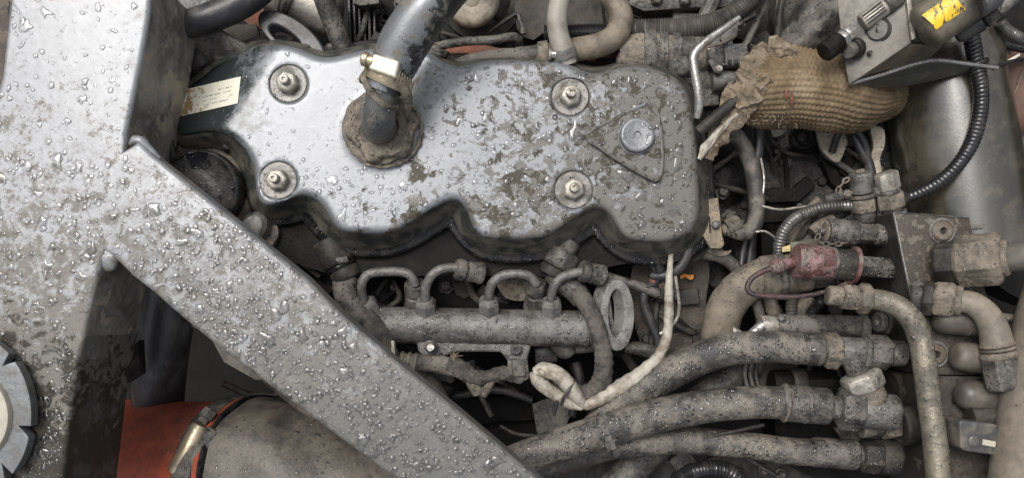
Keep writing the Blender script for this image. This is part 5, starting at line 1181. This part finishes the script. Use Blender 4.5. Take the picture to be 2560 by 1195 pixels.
# ---- main valve manifold
vm = thing('valve_manifold', 'tall rusty steel valve manifold block with hose fittings on its left face', 'valve block', (2330, 860, -300))
e0 = [(2233, 530), (2262, 668), (2290, 800), (2318, 940), (2372, 1200), (2384, 1260)]
b1 = MB().prism([(2233,530),(2424,545),(2452,690),(2470,745),(2279,752),(2262,668)], 60, -190).build('block_section', M['block_rust'], vm, bevel=3)
b2 = MB().prism([(2279.6,754),(2470.6,747),(2530,938),(2317,937)], 58, -230).build('block_section', M['block_mid'], vm, bevel=3)
b3 = MB().prism([(2317.6,940),(2531,941),(2600,1290),(2390,1290)], 59, -420).build('block_section', M['block_mid'], vm, bevel=3)
drops([b1, b2], 150, 1.5, 4, vm, 74, nz=.9)
def sideplate(y0, y1, z1, z0, m, name, off=1.5):
    # thin facing plate lying on the left face of the block
    def ex(y):
        for (xa, ya), (xb, yb) in zip(e0, e0[1:]):
            if ya <= y <= yb: return xa + (xb - xa) * (y - ya) / (yb - ya)
        return e0[-1][0]
    A1 = P((ex(y0), y0, 60)); A2 = P((ex(y1), y1, 60)); d = (A2 - A1).normalized(); nrm = Vector((d.y, -d.x, 0)); nrm = nrm if nrm.x < 0 else -nrm
    pts = [Vector((v.x, v.y, z * U)) + nrm * off * U for v, z in ((A1, z1), (A2, z1), (A2, z0), (A1, z0))]
    q = pts + [p - nrm * 6 * U for p in pts]
    MB().add(q, [(0, 1, 2, 3), (7, 6, 5, 4), (0, 4, 5, 1), (1, 5, 6, 2), (2, 6, 7, 3), (3, 7, 4, 0)]).build(name, m, vm)
sideplate(532, 750, 54, -188, M['block_dark'], 'face_plate', 2)
sideplate(945, 1255, 50, -400, M['block_tan'], 'face_plate', 4)
# worn bright edge of the block corner
MB().tube([(2234, 531, 61), (2262, 668, 61), (2280, 752, 61)], 2.2, n=6).build('worn_edge', M['bare_steel'], vm)
MB().tube([(2280, 756, 59), (2298, 840, 59), (2317, 936, 59)], 1.8, n=6).build('worn_edge', M['rail_metal'], vm)
MB().tube([(2318, 943, 60), (2345, 1070, 60), (2388, 1280, 60)], 1.8, n=6).build('worn_edge', M['dusty_metal'], vm)
MB().tube([(2233, 530.5, 61), (2330, 537, 61), (2424, 545, 61)], 1.4, n=6).build('worn_edge', M['dusty_metal'], vm)
for (x, y, z) in ((2352, 578, 60), (2336, 885, 58)):
    MB().ring((x, y, z - 4), (x, y, z + 4), 33, 27, 40).build('socket_rim', M['rail_metal'], vm)
    p_ = MB().lathe((x, y, z - 4), (x, y, z + 9), [(0, 26), (.7, 26), (1, 22), (1, 9), (.5, 8)], 36).build('socket_plug', mat('plug_brown', (.17, .145, .12), (.10, .075, .055), scale=3, ra=.4, rb=.6, ma=.3, bump=.3), vm)
    MB().lathe((x, y, z + 3), (x, y, z + 9.4), [(0, 8.5), (1, 8.5), (.4, 4)], 6).build('hex_socket', M['wet_black'], p_)
fit(vm, (2218, 806, -18), (2192, 806, -14), [(0, .45, 33, 32, 'socket_rim', M['dark_metal']), (.4, 1.0, 25, 32, 'socket_plug', M['rail_metal']), (.95, 1.1, 8, 12, 'plug_centre', M['pale_metal'])])
stamp('M5', (2240, 690, -8), 26, (R(90), 0, R(-90 + 8)), vm, M['wet_black'], depth=5)
stamp('1H1', (2248, 1000, -120), 30, (R(90), 0, R(-90 + 10)), vm, M['dark_metal'], depth=8)
MB().lathe((2384, 1003, 58), (2384, 1003, 61), [(0, 7), (1, 7), (.3, 4)], 14).build('small_hole', M['wet_black'], vm)

def T(name, lab, cat, at): return thing(name, lab, cat, at)
CH = M['clay']; DM = M['dusty_metal']; RM = M['rail_metal']; DK = M['dark_metal']; PM = M['pale_metal']; BS = M['bare_steel']; DH = M['dusty_hose']
def chain(pts, r, parent, m):
    mb = MB(); q = smooth_path(pts, 3.0); acc = 0; last = q[0]; k = 0
    for p in q[1:]:
        acc += math.dist(p, last); 
        if acc >= r * 1.9:
            dx, dy = p[0] - last[0], p[1] - last[1]; L = math.hypot(p[0] - q[0][0], 1); acc = 0
            th = math.atan2(dy, dx); pr = []
            for j in range(9):
                a = 2 * math.pi * j / 8; u, v = r * 1.35 * math.cos(a), r * .75 * math.sin(a)
                if k % 2: pr.append((p[0] + u * math.cos(th), p[1] + u * math.sin(th), p[2] + v))
                else: pr.append((p[0] + u * math.cos(th) - v * math.sin(th), p[1] + u * math.sin(th) + v * math.cos(th), p[2]))
            mb.tube(pr, r * .30, n=6, step=4, caps=False); k += 1
        last = p
    return mb.build('chain', m, parent, kind='stuff')
# test couplings with chains
t = T('test_coupling', 'upright dusty test coupling with knurled cap and chain, left of the stacked hex nuts', 'coupling', (2160, 500, -80))
fit(t, (2164, 556, -66), (2150, 428, -30), [(0, .22, 27, 20, 'base', DM), (.2, .48, 35, 6, 'hex_nut', CH), (.48, .56, 31, 28, 'collar', DM), (.58, .97, 29, 36, 'knurled_cap', RM), (.97, 1.03, 12, 14, 'cap_button', CH)])
MB().ring((2159, 492, -48), (2158, 484, -46), 35, 30, 32).build('chain_ring', CH, t)
chain([(2128, 442, -20), (2110, 455, -16), (2096, 475, -18), (2105, 485, -20), (2130, 482, -24)], 7, t, CH)
t = T('hose_fitting', 'stack of dusty hex nuts beside the upright test coupling', 'fitting', (2225, 490, -60))
fit(t, (2238, 552, -26), (2214, 430, 6), [(0, .2, 34, 6, 'hex_base', RM), (.2, .27, 26, 18, 'neck', DM), (.26, .56, 35, 6, 'hex_nut', CH), (.56, .64, 26, 18, 'neck', DM), (.63, 1.0, 29, 6, 'cap_nut', PM)])
fit(t, (2204, 470, -20), (2182, 482, -20), [(0, 1, 17, 6, 'side_port', DM)])
fit(t, (2240, 502, -30), (2262, 496, -36), [(0, 1, 18, 14, 'conduit_end', DK)])
t = T('test_coupling', 'horizontal dusty test coupling with chain on the manifold face, above the pink one', 'coupling', (2140, 585, -40))
f_ = fit(t, (2216, 588, -16), (2062, 578, -10), [(0, .2, 27, 18, 'base', DM), (.18, .48, 25, 6, 'hex_body', DM), (.46, .54, 28, 26, 'collar', RM), (.5, .97, 33, 30, 'knurled_cap', DM), (.97, 1.0, 26, 24, 'cap_face', CH), (1.0, 1.08, 8, 12, 'cap_screw', RM)])
chain([(2052, 580, 0), (2044, 596, 0), (2058, 608, 4), (2090, 610, 6), (2120, 606, 6)], 7, t, CH)
drops(f_, 260, 1.5, 5, f_[0], 75, nz=.5)
t = T('test_coupling', 'pink capped test coupling with a pink strap loop on the manifold face', 'coupling', (2110, 660, -40))
f_ = fit(t, (2230, 672, -14), (1984, 652, -2), [(0, .40, 29, 6, 'hex_body', DM), (.38, .62, 40, 30, 'collar', DK), (.60, .64, 43, 30, 'collar_ring', RM), (.62, .985, 44, 36, 'pink_cap', M['pink_cap'])])
MB().ring((2138, 665, -8), (2128, 664, -8), 49, 40, 36).build('strap_ring', M['pink_cap'], t, lump=1)
f2 = fit(t, (1992, 654, -2), (1956, 662, 6), [(0, 1, 14, 16, 'strap_stem', M['pink_cap'])])
bl_ = MB().ball((1943, 666, 8), 21, 18, 12).build('strap_knob', M['pink_cap'], t)
stp = MB().tube([(1930, 670, 8), (1900, 682, 10), (1876, 700, 12), (1868, 722, 12), (1884, 736, 12), (1925, 741, 12), (1985, 742, 10), (2045, 734, 8), (2095, 718, 4), (2130, 700, -6)], [8, 7, 7, 7, 7, 7, 6.5, 6, 6, 6], n=14, lump=.05).build('strap', mat('strap_dark', (.085, .045, .043), (.035, .026, .025), scale=2, ra=.3, rb=.4, bump=.4, speck=.6), t)
drops(f_ + [bl_, stp], 620, 1.5, 5.5, f_[0], 76, nz=.4)
# thick tan hose with elbow behind the pink coupling
t = T('hydraulic_hose', 'thick tan hose bending down from the elbow behind the pink capped coupling', 'hose', (1850, 760, -200))
MB().tube([(1802, 900, -170), (1800, 830, -160), (1815, 770, -140), (1852, 722, -120), (1905, 692, -100), (1955, 675, -90)], [46, 46, 47, 47, 46, 44], n=32, step=9, rf=lambda L, a: 1 + (.02 * math.sin(L / 2.4) if 150 < L < 215 else 0)).build('hose_body', mat('tan_hose', (.195, .165, .125), (.095, .082, .066), scale=1.4, thr=.55, soft=.15, ra=.7, rb=.6, bump=.35, bs=12, speck=1.0, sp_s=9), t)
fit(t, (1900, 694, -98), (2080, 670, -80), [(0, .25, 53, 32, 'ferrule', CH), (.22, .34, 57, 32, 'crimp_ring', DM), (.3, .7, 50, 28, 'elbow_body', CH), (.68, 1.0, 46, 6, 'hex_nut', DM)])
cw = MB().prism([(1975,606),(2010,600),(2085,590),(2096,640),(2010,652),(1985,650)], -70, -110).build('olive_bracket', mat('olive', (.11, .115, .075), (.07, .065, .05), scale=2, ra=.4, rb=.5, bump=.3), None, bevel=4); tag(cw, 'olive painted bracket between flexible conduit and horizontal test coupling', 'bracket')
yt = MB().plate([(1955, 618, -60), (1976, 612, -60), (1976, 628, -60), (1956, 630, -60)], 3).build('yellow_tag', mat('pale_yellow', (.55, .45, .2), (.4, .33, .17), scale=3, ra=.5, rb=.5), None); tag(yt, 'small pale yellow tag at the foot of the flexible conduit', 'tag')
for k, (pts, r_, mm, lab) in enumerate((
    ([(2050, 500, -130), (2000, 560, -140), (1960, 620, -150)], 15, 'clay', 'pale dusty strap slanting behind the flexible conduit'),
    ([(2130, 520, -120), (2060, 560, -125), (2010, 610, -130)], 13, 'dusty_metal', 'dusty pipe slanting between conduit and horizontal test coupling'),
    ([(2080, 545, -85), (2050, 562, -80), (2030, 580, -80)], 15, 'clay', 'dusty lever end above the horizontal test coupling'))):
    pipe('dusty_pipe', lab, 'pipe', pts, r_, mm, n=10)
rgr = MB().lathe((2062, 498, -70), (2140, 482, -60), [(0, 12), (.1, 15), (.55, 15), (.6, 11), (.7, 14), (1, 13)], 10).build('ribbed_plug', DM, None); tag(rgr, 'small ribbed grey plug left of the upright test coupling', 'plug')
# bundle of pipes between the elbow and the main hoses
for k, (pts, r_, mm, lab) in enumerate((
    ([(1985, 720, -120), (1978, 770, -125), (1985, 830, -130)], 14, 'dusty_conduit', 'ribbed grey conduit going down behind the strap loop'),
    ([(2060, 745, -110), (2030, 780, -120), (2010, 830, -130)], 14, 'black_conduit', 'black ribbed conduit slanting behind the bent steel pipe nut'),
    ([(1925, 740, -130), (1935, 790, -140), (1960, 850, -150)], 17, 'clay', 'tan pipe in the bundle just right of the thick tan hose'),
    ([(1890, 750, -150), (1905, 820, -160), (1900, 900, -170), (1880, 960, -180)], 13, 'dusty_hose', 'thin dusty hose beside the thick tan hose'),
    ([(2020, 740, -140), (1990, 800, -150), (1960, 900, -180)], 22, 'clay', 'wide tan pipe in the middle of the bundle'))):
    pipe('conduit' if 'conduit' in mm else 'dusty_pipe', lab, 'conduit' if 'conduit' in mm else 'pipe', pts, r_, mm, n=18, step=(1.8 if 'conduit' in mm else 10), rf=(corr(8) if 'conduit' in mm else None))
tri2 = MB().plate([(1950, 760, -190), (1880, 900, -200), (1830, 1010, -210), (1960, 1010, -210), (2010, 880, -200)], 12).build('guard_sheet', M['tan_rubber'], None, bevel=3); tag(tri2, 'tan dusty panel between the two main hoses', 'panel')
for k, off in enumerate((0, 14, 28)):
    pipe('thin_wire', ('leftmost', 'middle', 'rightmost')[k] + ' thin grey cable hanging between the two main hoses', 'wire', [(1868 + off, 900, -130), (1862 + off, 940, -128), (1878 + off, 985, -126), (1910 + off, 1010, -124)], 5, 'dusty_metal', n=8, group='thin cables between the main hoses')
# round valve bodies on the left of the manifold
t = T('valve_cartridge', 'long dusty round cartridge above the upper main hose', 'valve', (2030, 815, -100))
f_ = fit(t, (2170, 818, -70), (1900, 812, -60), [(0, .1, 31, 6, 'hex_end', DM), (.08, .86, 29, 28, 'cartridge_body', DM), (.84, 1.0, 24, 20, 'cartridge_cap', PM)])
MB().lathe((1954, 800, -38), (1954, 790, -30), [(0, 10), (.6, 10), (1, 6)], 10).build('nipple', RM, t)
MB().tube([(1905, 815, -50), (1882, 832, -46), (1868, 846, -44)], [16, 12, 6], n=14, lump=.15).build('wire_tail', BS, t)
MB().plate([(1835, 818, -40), (1850, 828, -40), (1848, 840, -40), (1832, 828, -40)], 6).build('tie_end', PM, t, bevel=2)
MB().tube([(1842, 826, -40), (1862, 838, -40), (1880, 850, -44)], 5, n=8).build('zip_tie', BS, t)
drops(f_, 380, 1.5, 5, f_[0], 77, nz=.5)
# dark plug behind
t = T('dark_coupling', 'dark dirty coupling between the two main hose ends', 'coupling', (2010, 960, -150))
fit(t, (2090, 958, -120), (1928, 960, -110), [(0, .55, 34, 6, 'body', M['oily_dark']), (.5, .72, 40, 26, 'ring', DK), (.72, 1.0, 36, 26, 'plug_end', M['oily_dark'])])
# main hoses
t = T('hydraulic_hose', 'upper main hydraulic hose curving from the zip tie up to the tee fitting', 'hose', (1800, 900, -100))
ha = MB().tube([(1490, 1075, -140), (1550, 1012, -128), (1640, 955, -105), (1730, 905, -80), (1820, 874, -50), (1920, 868, -20), (2030, 874, -6)], [41, 41, 42, 42, 41, 40, 39], n=32, step=9, lump=.015).build('hose_body', DH, t)
f_ = fit(t, (2015, 874, -6), (2262, 884, 0), [(0, .16, 41, 30, 'ferrule', DM), (.14, .20, 30, 24, 'neck', DM), (.18, .34, 47, 6, 'hex_nut', CH), (.32, .58, 36, 26, 'tee_body', RM), (.56, .62, 44, 26, 'ring', DM), (.6, .84, 45, 6, 'hex_nut', DM), (.82, 1.0, 33, 26, 'port_end', DM)])
f_ += fit(t, (2128, 888, 0), (2180, 1010, -4), [(0, .36, 28, 24, 'tee_branch', DM), (.36, .72, 52, 6, 'hex_nut', M['white_zinc'] if False else PM), (.7, 1.0, 42, 26, 'lower_stub', CH)])
drops([ha], 700, 2.2, 6.5, t, 78, nz=.5); drops(f_, 700, 1.6, 5.5, f_[0], 79, nz=.5)
t = T('hydraulic_hose', 'lower main hydraulic hose running from under the brace to the elbow fitting', 'hose', (1700, 1040, -100))
hb = MB().tube([(1180, 1205, -110), (1290, 1152, -92), (1400, 1112, -78), (1520, 1074, -62), (1640, 1040, -48), (1760, 1016, -34), (1880, 1006, -22), (1970, 1008, -14)], [42, 42, 43, 43, 43, 42, 41, 40], n=32, step=9, lump=.015).build('hose_body', DH, t)
f_ = fit(t, (1950, 1006, -14), (2240, 1032, -6), [(0, .42, 46, 32, 'ferrule', DM), (.02, .06, 49, 32, 'crimp_ring', CH), (.2, .24, 48, 32, 'crimp_ring', DM), (.42, .55, 29, 26, 'neck', RM), (.5, .70, 56, 6, 'hex_nut', DM), (.68, 1.0, 46, 28, 'elbow_body', RM)])
drops([hb], 1000, 2.2, 7, t, 80, nz=.5, big=.02); drops(f_, 560, 1.6, 5.5, f_[0], 81, nz=.5)
t = T('hydraulic_hose', 'lowest tan hydraulic hose running right along the bottom below the zip tie', 'hose', (1800, 1115, -120))
hc = MB().tube([(1530, 1118, -110), (1620, 1106, -104), (1720, 1102, -100), (1840, 1110, -92), (1960, 1126, -84), (2040, 1132, -80)], [31, 33, 34, 34, 34, 34], n=28, step=9, lump=.015).build('hose_body', DH, t)
f_ = fit(t, (2030, 1130, -80), (2246, 1144, -66), [(0, .52, 38, 28, 'ferrule', DM), (.5, .58, 30, 24, 'neck', DM), (.56, .80, 44, 6, 'hex_nut', DK), (.78, 1.0, 46, 28, 'port_collar', DK)])
drops([hc], 600, 2.2, 6.5, t, 82, nz=.5); drops(f_, 350, 1.6, 5.5, f_[0], 83, nz=.5)
t = T('hose_fitting', 'small hex fitting with round flange below the elbow fitting', 'fitting', (2220, 1070, -60))
f_ = fit(t, (2262, 1062, -50), (2170, 1072, -40), [(-.3, .2, 52, 32, 'round_flange', DK), (.2, .62, 33, 6, 'hex_nut', CH), (.6, 1.2, 22, 20, 'stub', DM)])
zt2 = thing('zip_tie', 'dirty zip tie bundling the two main hoses', 'zip tie', (1520, 1070, -80))
MB().ring((1508, 1078, -66), (1524, 1072, -64), 47, 42, 36).build('tie_loop', DM, zt2)
MB().prism([(1510,1104),(1536,1098),(1542,1122),(1518,1130)], -20, -50).build('tie_head', DM, zt2, bevel=4)
MB().plate([(1496, 1020, -40), (1512, 1016, -40), (1530, 1100, -14), (1514, 1104, -14)], 4).build('tie_strap', DM, zt2)
pipe('dusty_hose', 'dark dusty hose under the lower main hose, reaching the brace', 'hose', [(1200, 1240, -190), (1330, 1180, -180), (1440, 1140, -172), (1540, 1112, -165)], 34, 'dusty_hose', n=24)
pipe('dusty_hose', 'dirty hose slanting down at the bottom edge between the zip tie and the black conduit', 'hose', [(1500, 1260, -240), (1570, 1180, -230), (1640, 1110, -220), (1720, 1030, -210), (1800, 960, -210), (1860, 900, -215)], 42, 'dusty_metal', n=26, lump=.04, lf=30)
pipe('corrugated_conduit', 'black corrugated conduit arching at the bottom edge', 'conduit', [(1670, 1235, -130), (1710, 1190, -120), (1760, 1174, -116), (1810, 1176, -118), (1850, 1205, -125), (1870, 1250, -130)], 21, 'black_conduit', n=20, step=1.8, rf=corr(7.5))
pipe('thin_wire', 'thin dark wire under the lower main hose on the right', 'wire', [(1760, 1095, -70), (1830, 1080, -64), (1910, 1062, -60)], 5, 'dark_metal', n=8)
pipe('thin_wire', 'thin dark wire in the gap left of the zip tie', 'wire', [(1250, 1065, -200), (1290, 1085, -200), (1340, 1090, -200)], 5, 'dark_metal', n=8)
lowp = MB().relief(resample([(1280,1180),(1500,1120),(1700,1110),(2100,1150),(2300,1160),(2320,1260),(1280,1260)], 26), noisy(-320, 10, 60, 21), step=22, wall=-420).build('lower_panel', M['dark_metal'], None, weld=True); outward(lowp); tag(lowp, 'dark grey panel along the bottom edge under the hoses', 'panel')
dk = MB().relief(resample([(1950,1010),(2200,1000),(2260,1180),(2000,1180)], 24), noisy(-260, 10, 50, 22), step=20, wall=-400).build('dark_bracket', M['oily_dark'], None, weld=True); outward(dk); tag(dk, 'dark bracket behind the lower hose fittings', 'bracket')
tanb = MB().plate([(2085, 1070, -170), (2200, 1060, -160), (2240, 1110, -160), (2120, 1120, -170)], 20).build('tan_bracket', CH, None, bevel=4); tag(tanb, 'tan bracket plate between the lowest hose fitting and the small hex fitting', 'bracket')
dkw = MB().relief(resample([(1880,640),(2240,560),(2300,760),(2320,960),(2100,980),(1850,960),(1820,800)], 26), noisy(-340, 14, 60, 23), step=22, wall=-420).build('dark_floor', M['oily_dark'], None, weld=True); outward(dkw); tag(dkw, 'dark oily floor behind the pipe bundle left of the manifold', 'panel')
# bent steel pipe across the manifold corner
t = T('bent_steel_pipe', 'bent bare steel pipe crossing the manifold corner and running down to the bottom edge', 'pipe', (2280, 850, 60))
f_ = fit(t, (2068, 738, 90), (2176, 748, 96), [(0, .35, 25, 14, 'cone_end', CH), (.32, .72, 35, 6, 'hex_nut', CH), (.7, 1.0, 40, 6, 'flange_nut', CH)])
pw_ = MB().tube([(2158, 746, 96), (2200, 750, 100), (2245, 766, 104), (2280, 800, 106), (2300, 850, 106), (2312, 920, 106), (2324, 1010, 106), (2338, 1110, 106), (2352, 1270, 106)], [25, 26, 27, 28, 28, 28, 28, 29, 30], n=30, step=7).build('pipe_body', mat('worn_pipe', (.33, .295, .225), (.12, .107, .088), scale=1.8, thr=.50, soft=.08, ra=.25, rb=.5, ma=.65, mb_=.15, bump=.3, speck=.7, sp_s=11, var=.3), t)
drops([pw_], 380, 2, 6.5, t, 84, nz=.5)
drops(f_, 60, 1.5, 4, f_[0], 85, nz=.5)
# big hex fitting on the block and its pipe
t = T('hose_fitting', 'large tan double hex fitting with a pipe going off the right edge', 'fitting', (2440, 650, 100))
f_ = fit(t, (2336, 660, 66), (2620, 636, 210), [(0, .30, 56, 6, 'hex_base', DK), (.18, .60, 68, 6, 'hex_nut', CH), (.58, .66, 46, 32, 'pipe_collar', CH), (.64, 1.1, 36, 32, 'pipe', mat('grey_pipe', (.15, .135, .115), (.08, .075, .068), scale=1.2, ra=.5, rb=.4, ma=.2, bump=.2))])
drops(f_[1:3], 70, 1.5, 4.5, f_[1], 86, nz=.4)
# curved pipe below it
t = T('curved_fitting', 'dusty hex fitting with a pipe curving down into a crimped ferrule', 'fitting', (2430, 800, 90))
f_ = fit(t, (2278, 742, 76), (2406, 752, 130), [(0, .22, 40, 26, 'collar', DM), (.2, .48, 45, 6, 'hex_base', DK), (.42, .86, 48, 6, 'hex_nut', CH), (.84, 1.0, 38, 26, 'pipe_collar', CH)])
MB().tube([(2396, 752, 128), (2430, 758, 136), (2462, 782, 140), (2482, 816, 140), (2493, 862, 138)], [28, 29, 31, 34, 38], n=30, step=7).build('curved_pipe', mat('dusty_pipe', (.215, .185, .145), (.13, .115, .095), scale=1.2, thr=.56, soft=.15, ra=.6, rb=.5, bump=.2, speck=.4), t)
fit(t, (2492, 858, 138), (2514, 970, 136), [(0, .08, 41, 36, 'crimp_ring', CH), (.09, .17, 42, 36, 'crimp_ring', CH), (.18, .34, 46, 36, 'ferrule_neck', CH), (.3, 1.0, 47, 8, 'ferrule', DM)])
drops(f_, 60, 1.5, 4, f_[0], 87, nz=.4)
for k, (a, b, r_, lab) in enumerate((((2450, 806, 84), (2336, 796, 86), 36, 'uppermost dark rounded hose end beside the curved pipe'), ((2490, 902, 84), (2382, 888, 90), 37, 'middle dark rounded hose end left of the crimped ferrule'), ((2530, 1000, 84), (2394, 984, 90), 38, 'lowest dark rounded hose end above the black connector'))):
    t = thing('hose_end', lab, 'hose end', b, 'dark hose ends on the manifold')
    MB().lathe(a, b, [(0, r_), (.7, r_), (.86, r_ * .94), (.95, r_ * .78), (1, r_ * .5)], 36).build('rounded_cap', mat('rubber_dust%d' % k, (.075, .066, .056), (.14, .12, .095), scale=1.2, thr=.56, soft=.15, ra=.4, rb=.6, bump=.15), t)
    MB().ring(tuple(p + (q - p) * .28 for p, q in zip(a, b)), tuple(p + (q - p) * .31 for p, q in zip(a, b)), r_ + 1.5, r_ - 2, 32).build('seam', DM, t)
st_ = MB().lathe((2490, 794, 100), (2546, 798, 108), [(0, 13)] + [(.1 + .08 * i, 13 if i % 2 else 11.5) for i in range(11)] + [(1, 12), (1, 6), (.9, 5)], 20).build('threaded_stud', DM, None); tag(st_, 'threaded stud right of the curved pipe', 'stud')
t = T('plug_connector', 'grey black square plug connector left of the big tan hose', 'connector', (2450, 1090, 70))
MB().prism([(2398,1056),(2405,1050),(2500,1062),(2500,1140),(2412,1128),(2402,1120)], 150, 70).build('plug_body', mat('plug_black', (.05, .05, .05), (.15, .13, .105), scale=1.4, thr=.56, soft=.12, ra=.35, rb=.6, bump=.2), t, bevel=8, seg=3)
MB().tube([(2425, 1045, 105), (2470, 1042, 105), (2520, 1048, 105)], 26, n=24).build('plug_hump', DK, t)
MB().lathe((2432, 1102, 148), (2432, 1102, 154), [(0, 13), (.7, 13), (1, 10), (1, 5), (.6, 4)], 20).build('plug_screw', RM, t)
MB().plate([(2458, 1098, 153), (2490, 1104, 153), (2488, 1118, 153), (2456, 1112, 153)], 3).build('cream_tag', M['cream_plastic'], t)
t_ = pipe('hydraulic_hose', 'big tan hydraulic hose leaving at the lower right edge', 'hose', [(2640, 700, 150), (2612, 800, 150), (2588, 920, 150), (2570, 1040, 150), (2556, 1150, 150), (2540, 1290, 150)], [64, 66, 67, 68, 70, 72], mat('big_hose', (.185, .157, .122), (.115, .10, .08), scale=.9, thr=.58, soft=.2, ra=.7, rb=.6, bump=.2, bs=12, speck=.5, sp_s=7), n=40)
MBx = MB().tube([(2530, 860, 190), (2548, 845, 200), (2575, 838, 205)], 2, n=6)

clutter(gb, [(rc.uniform(1780, 2200), rc.uniform(335, 620)) for _ in range(40)], gz, ['oily_dark', 'dark_metal', 'dark_metal', 'dusty_metal'])
clutter(dkw, [(rc.uniform(1890, 2120), rc.uniform(700, 960)) for _ in range(22)], lambda x, y: -300, ['dark_metal', 'dusty_metal', 'black_hose'])
clutter(lowp, [(rc.uniform(1560, 2260), rc.uniform(1150, 1195)) for _ in range(14)], lambda x, y: -310, ['dark_metal', 'dusty_metal'])

# repeats share a group phrase
from collections import defaultdict
kinds = defaultdict(list)
for o in COL.objects:
    if o.parent is None and 'label' in o and 'group' not in o: kinds[o.name.split('.')[0]].append(o)
for k, os_ in kinds.items():
    if len(os_) > 1:
        for o in os_: o['group'] = k.replace('_', ' ') + 's in the engine bay'
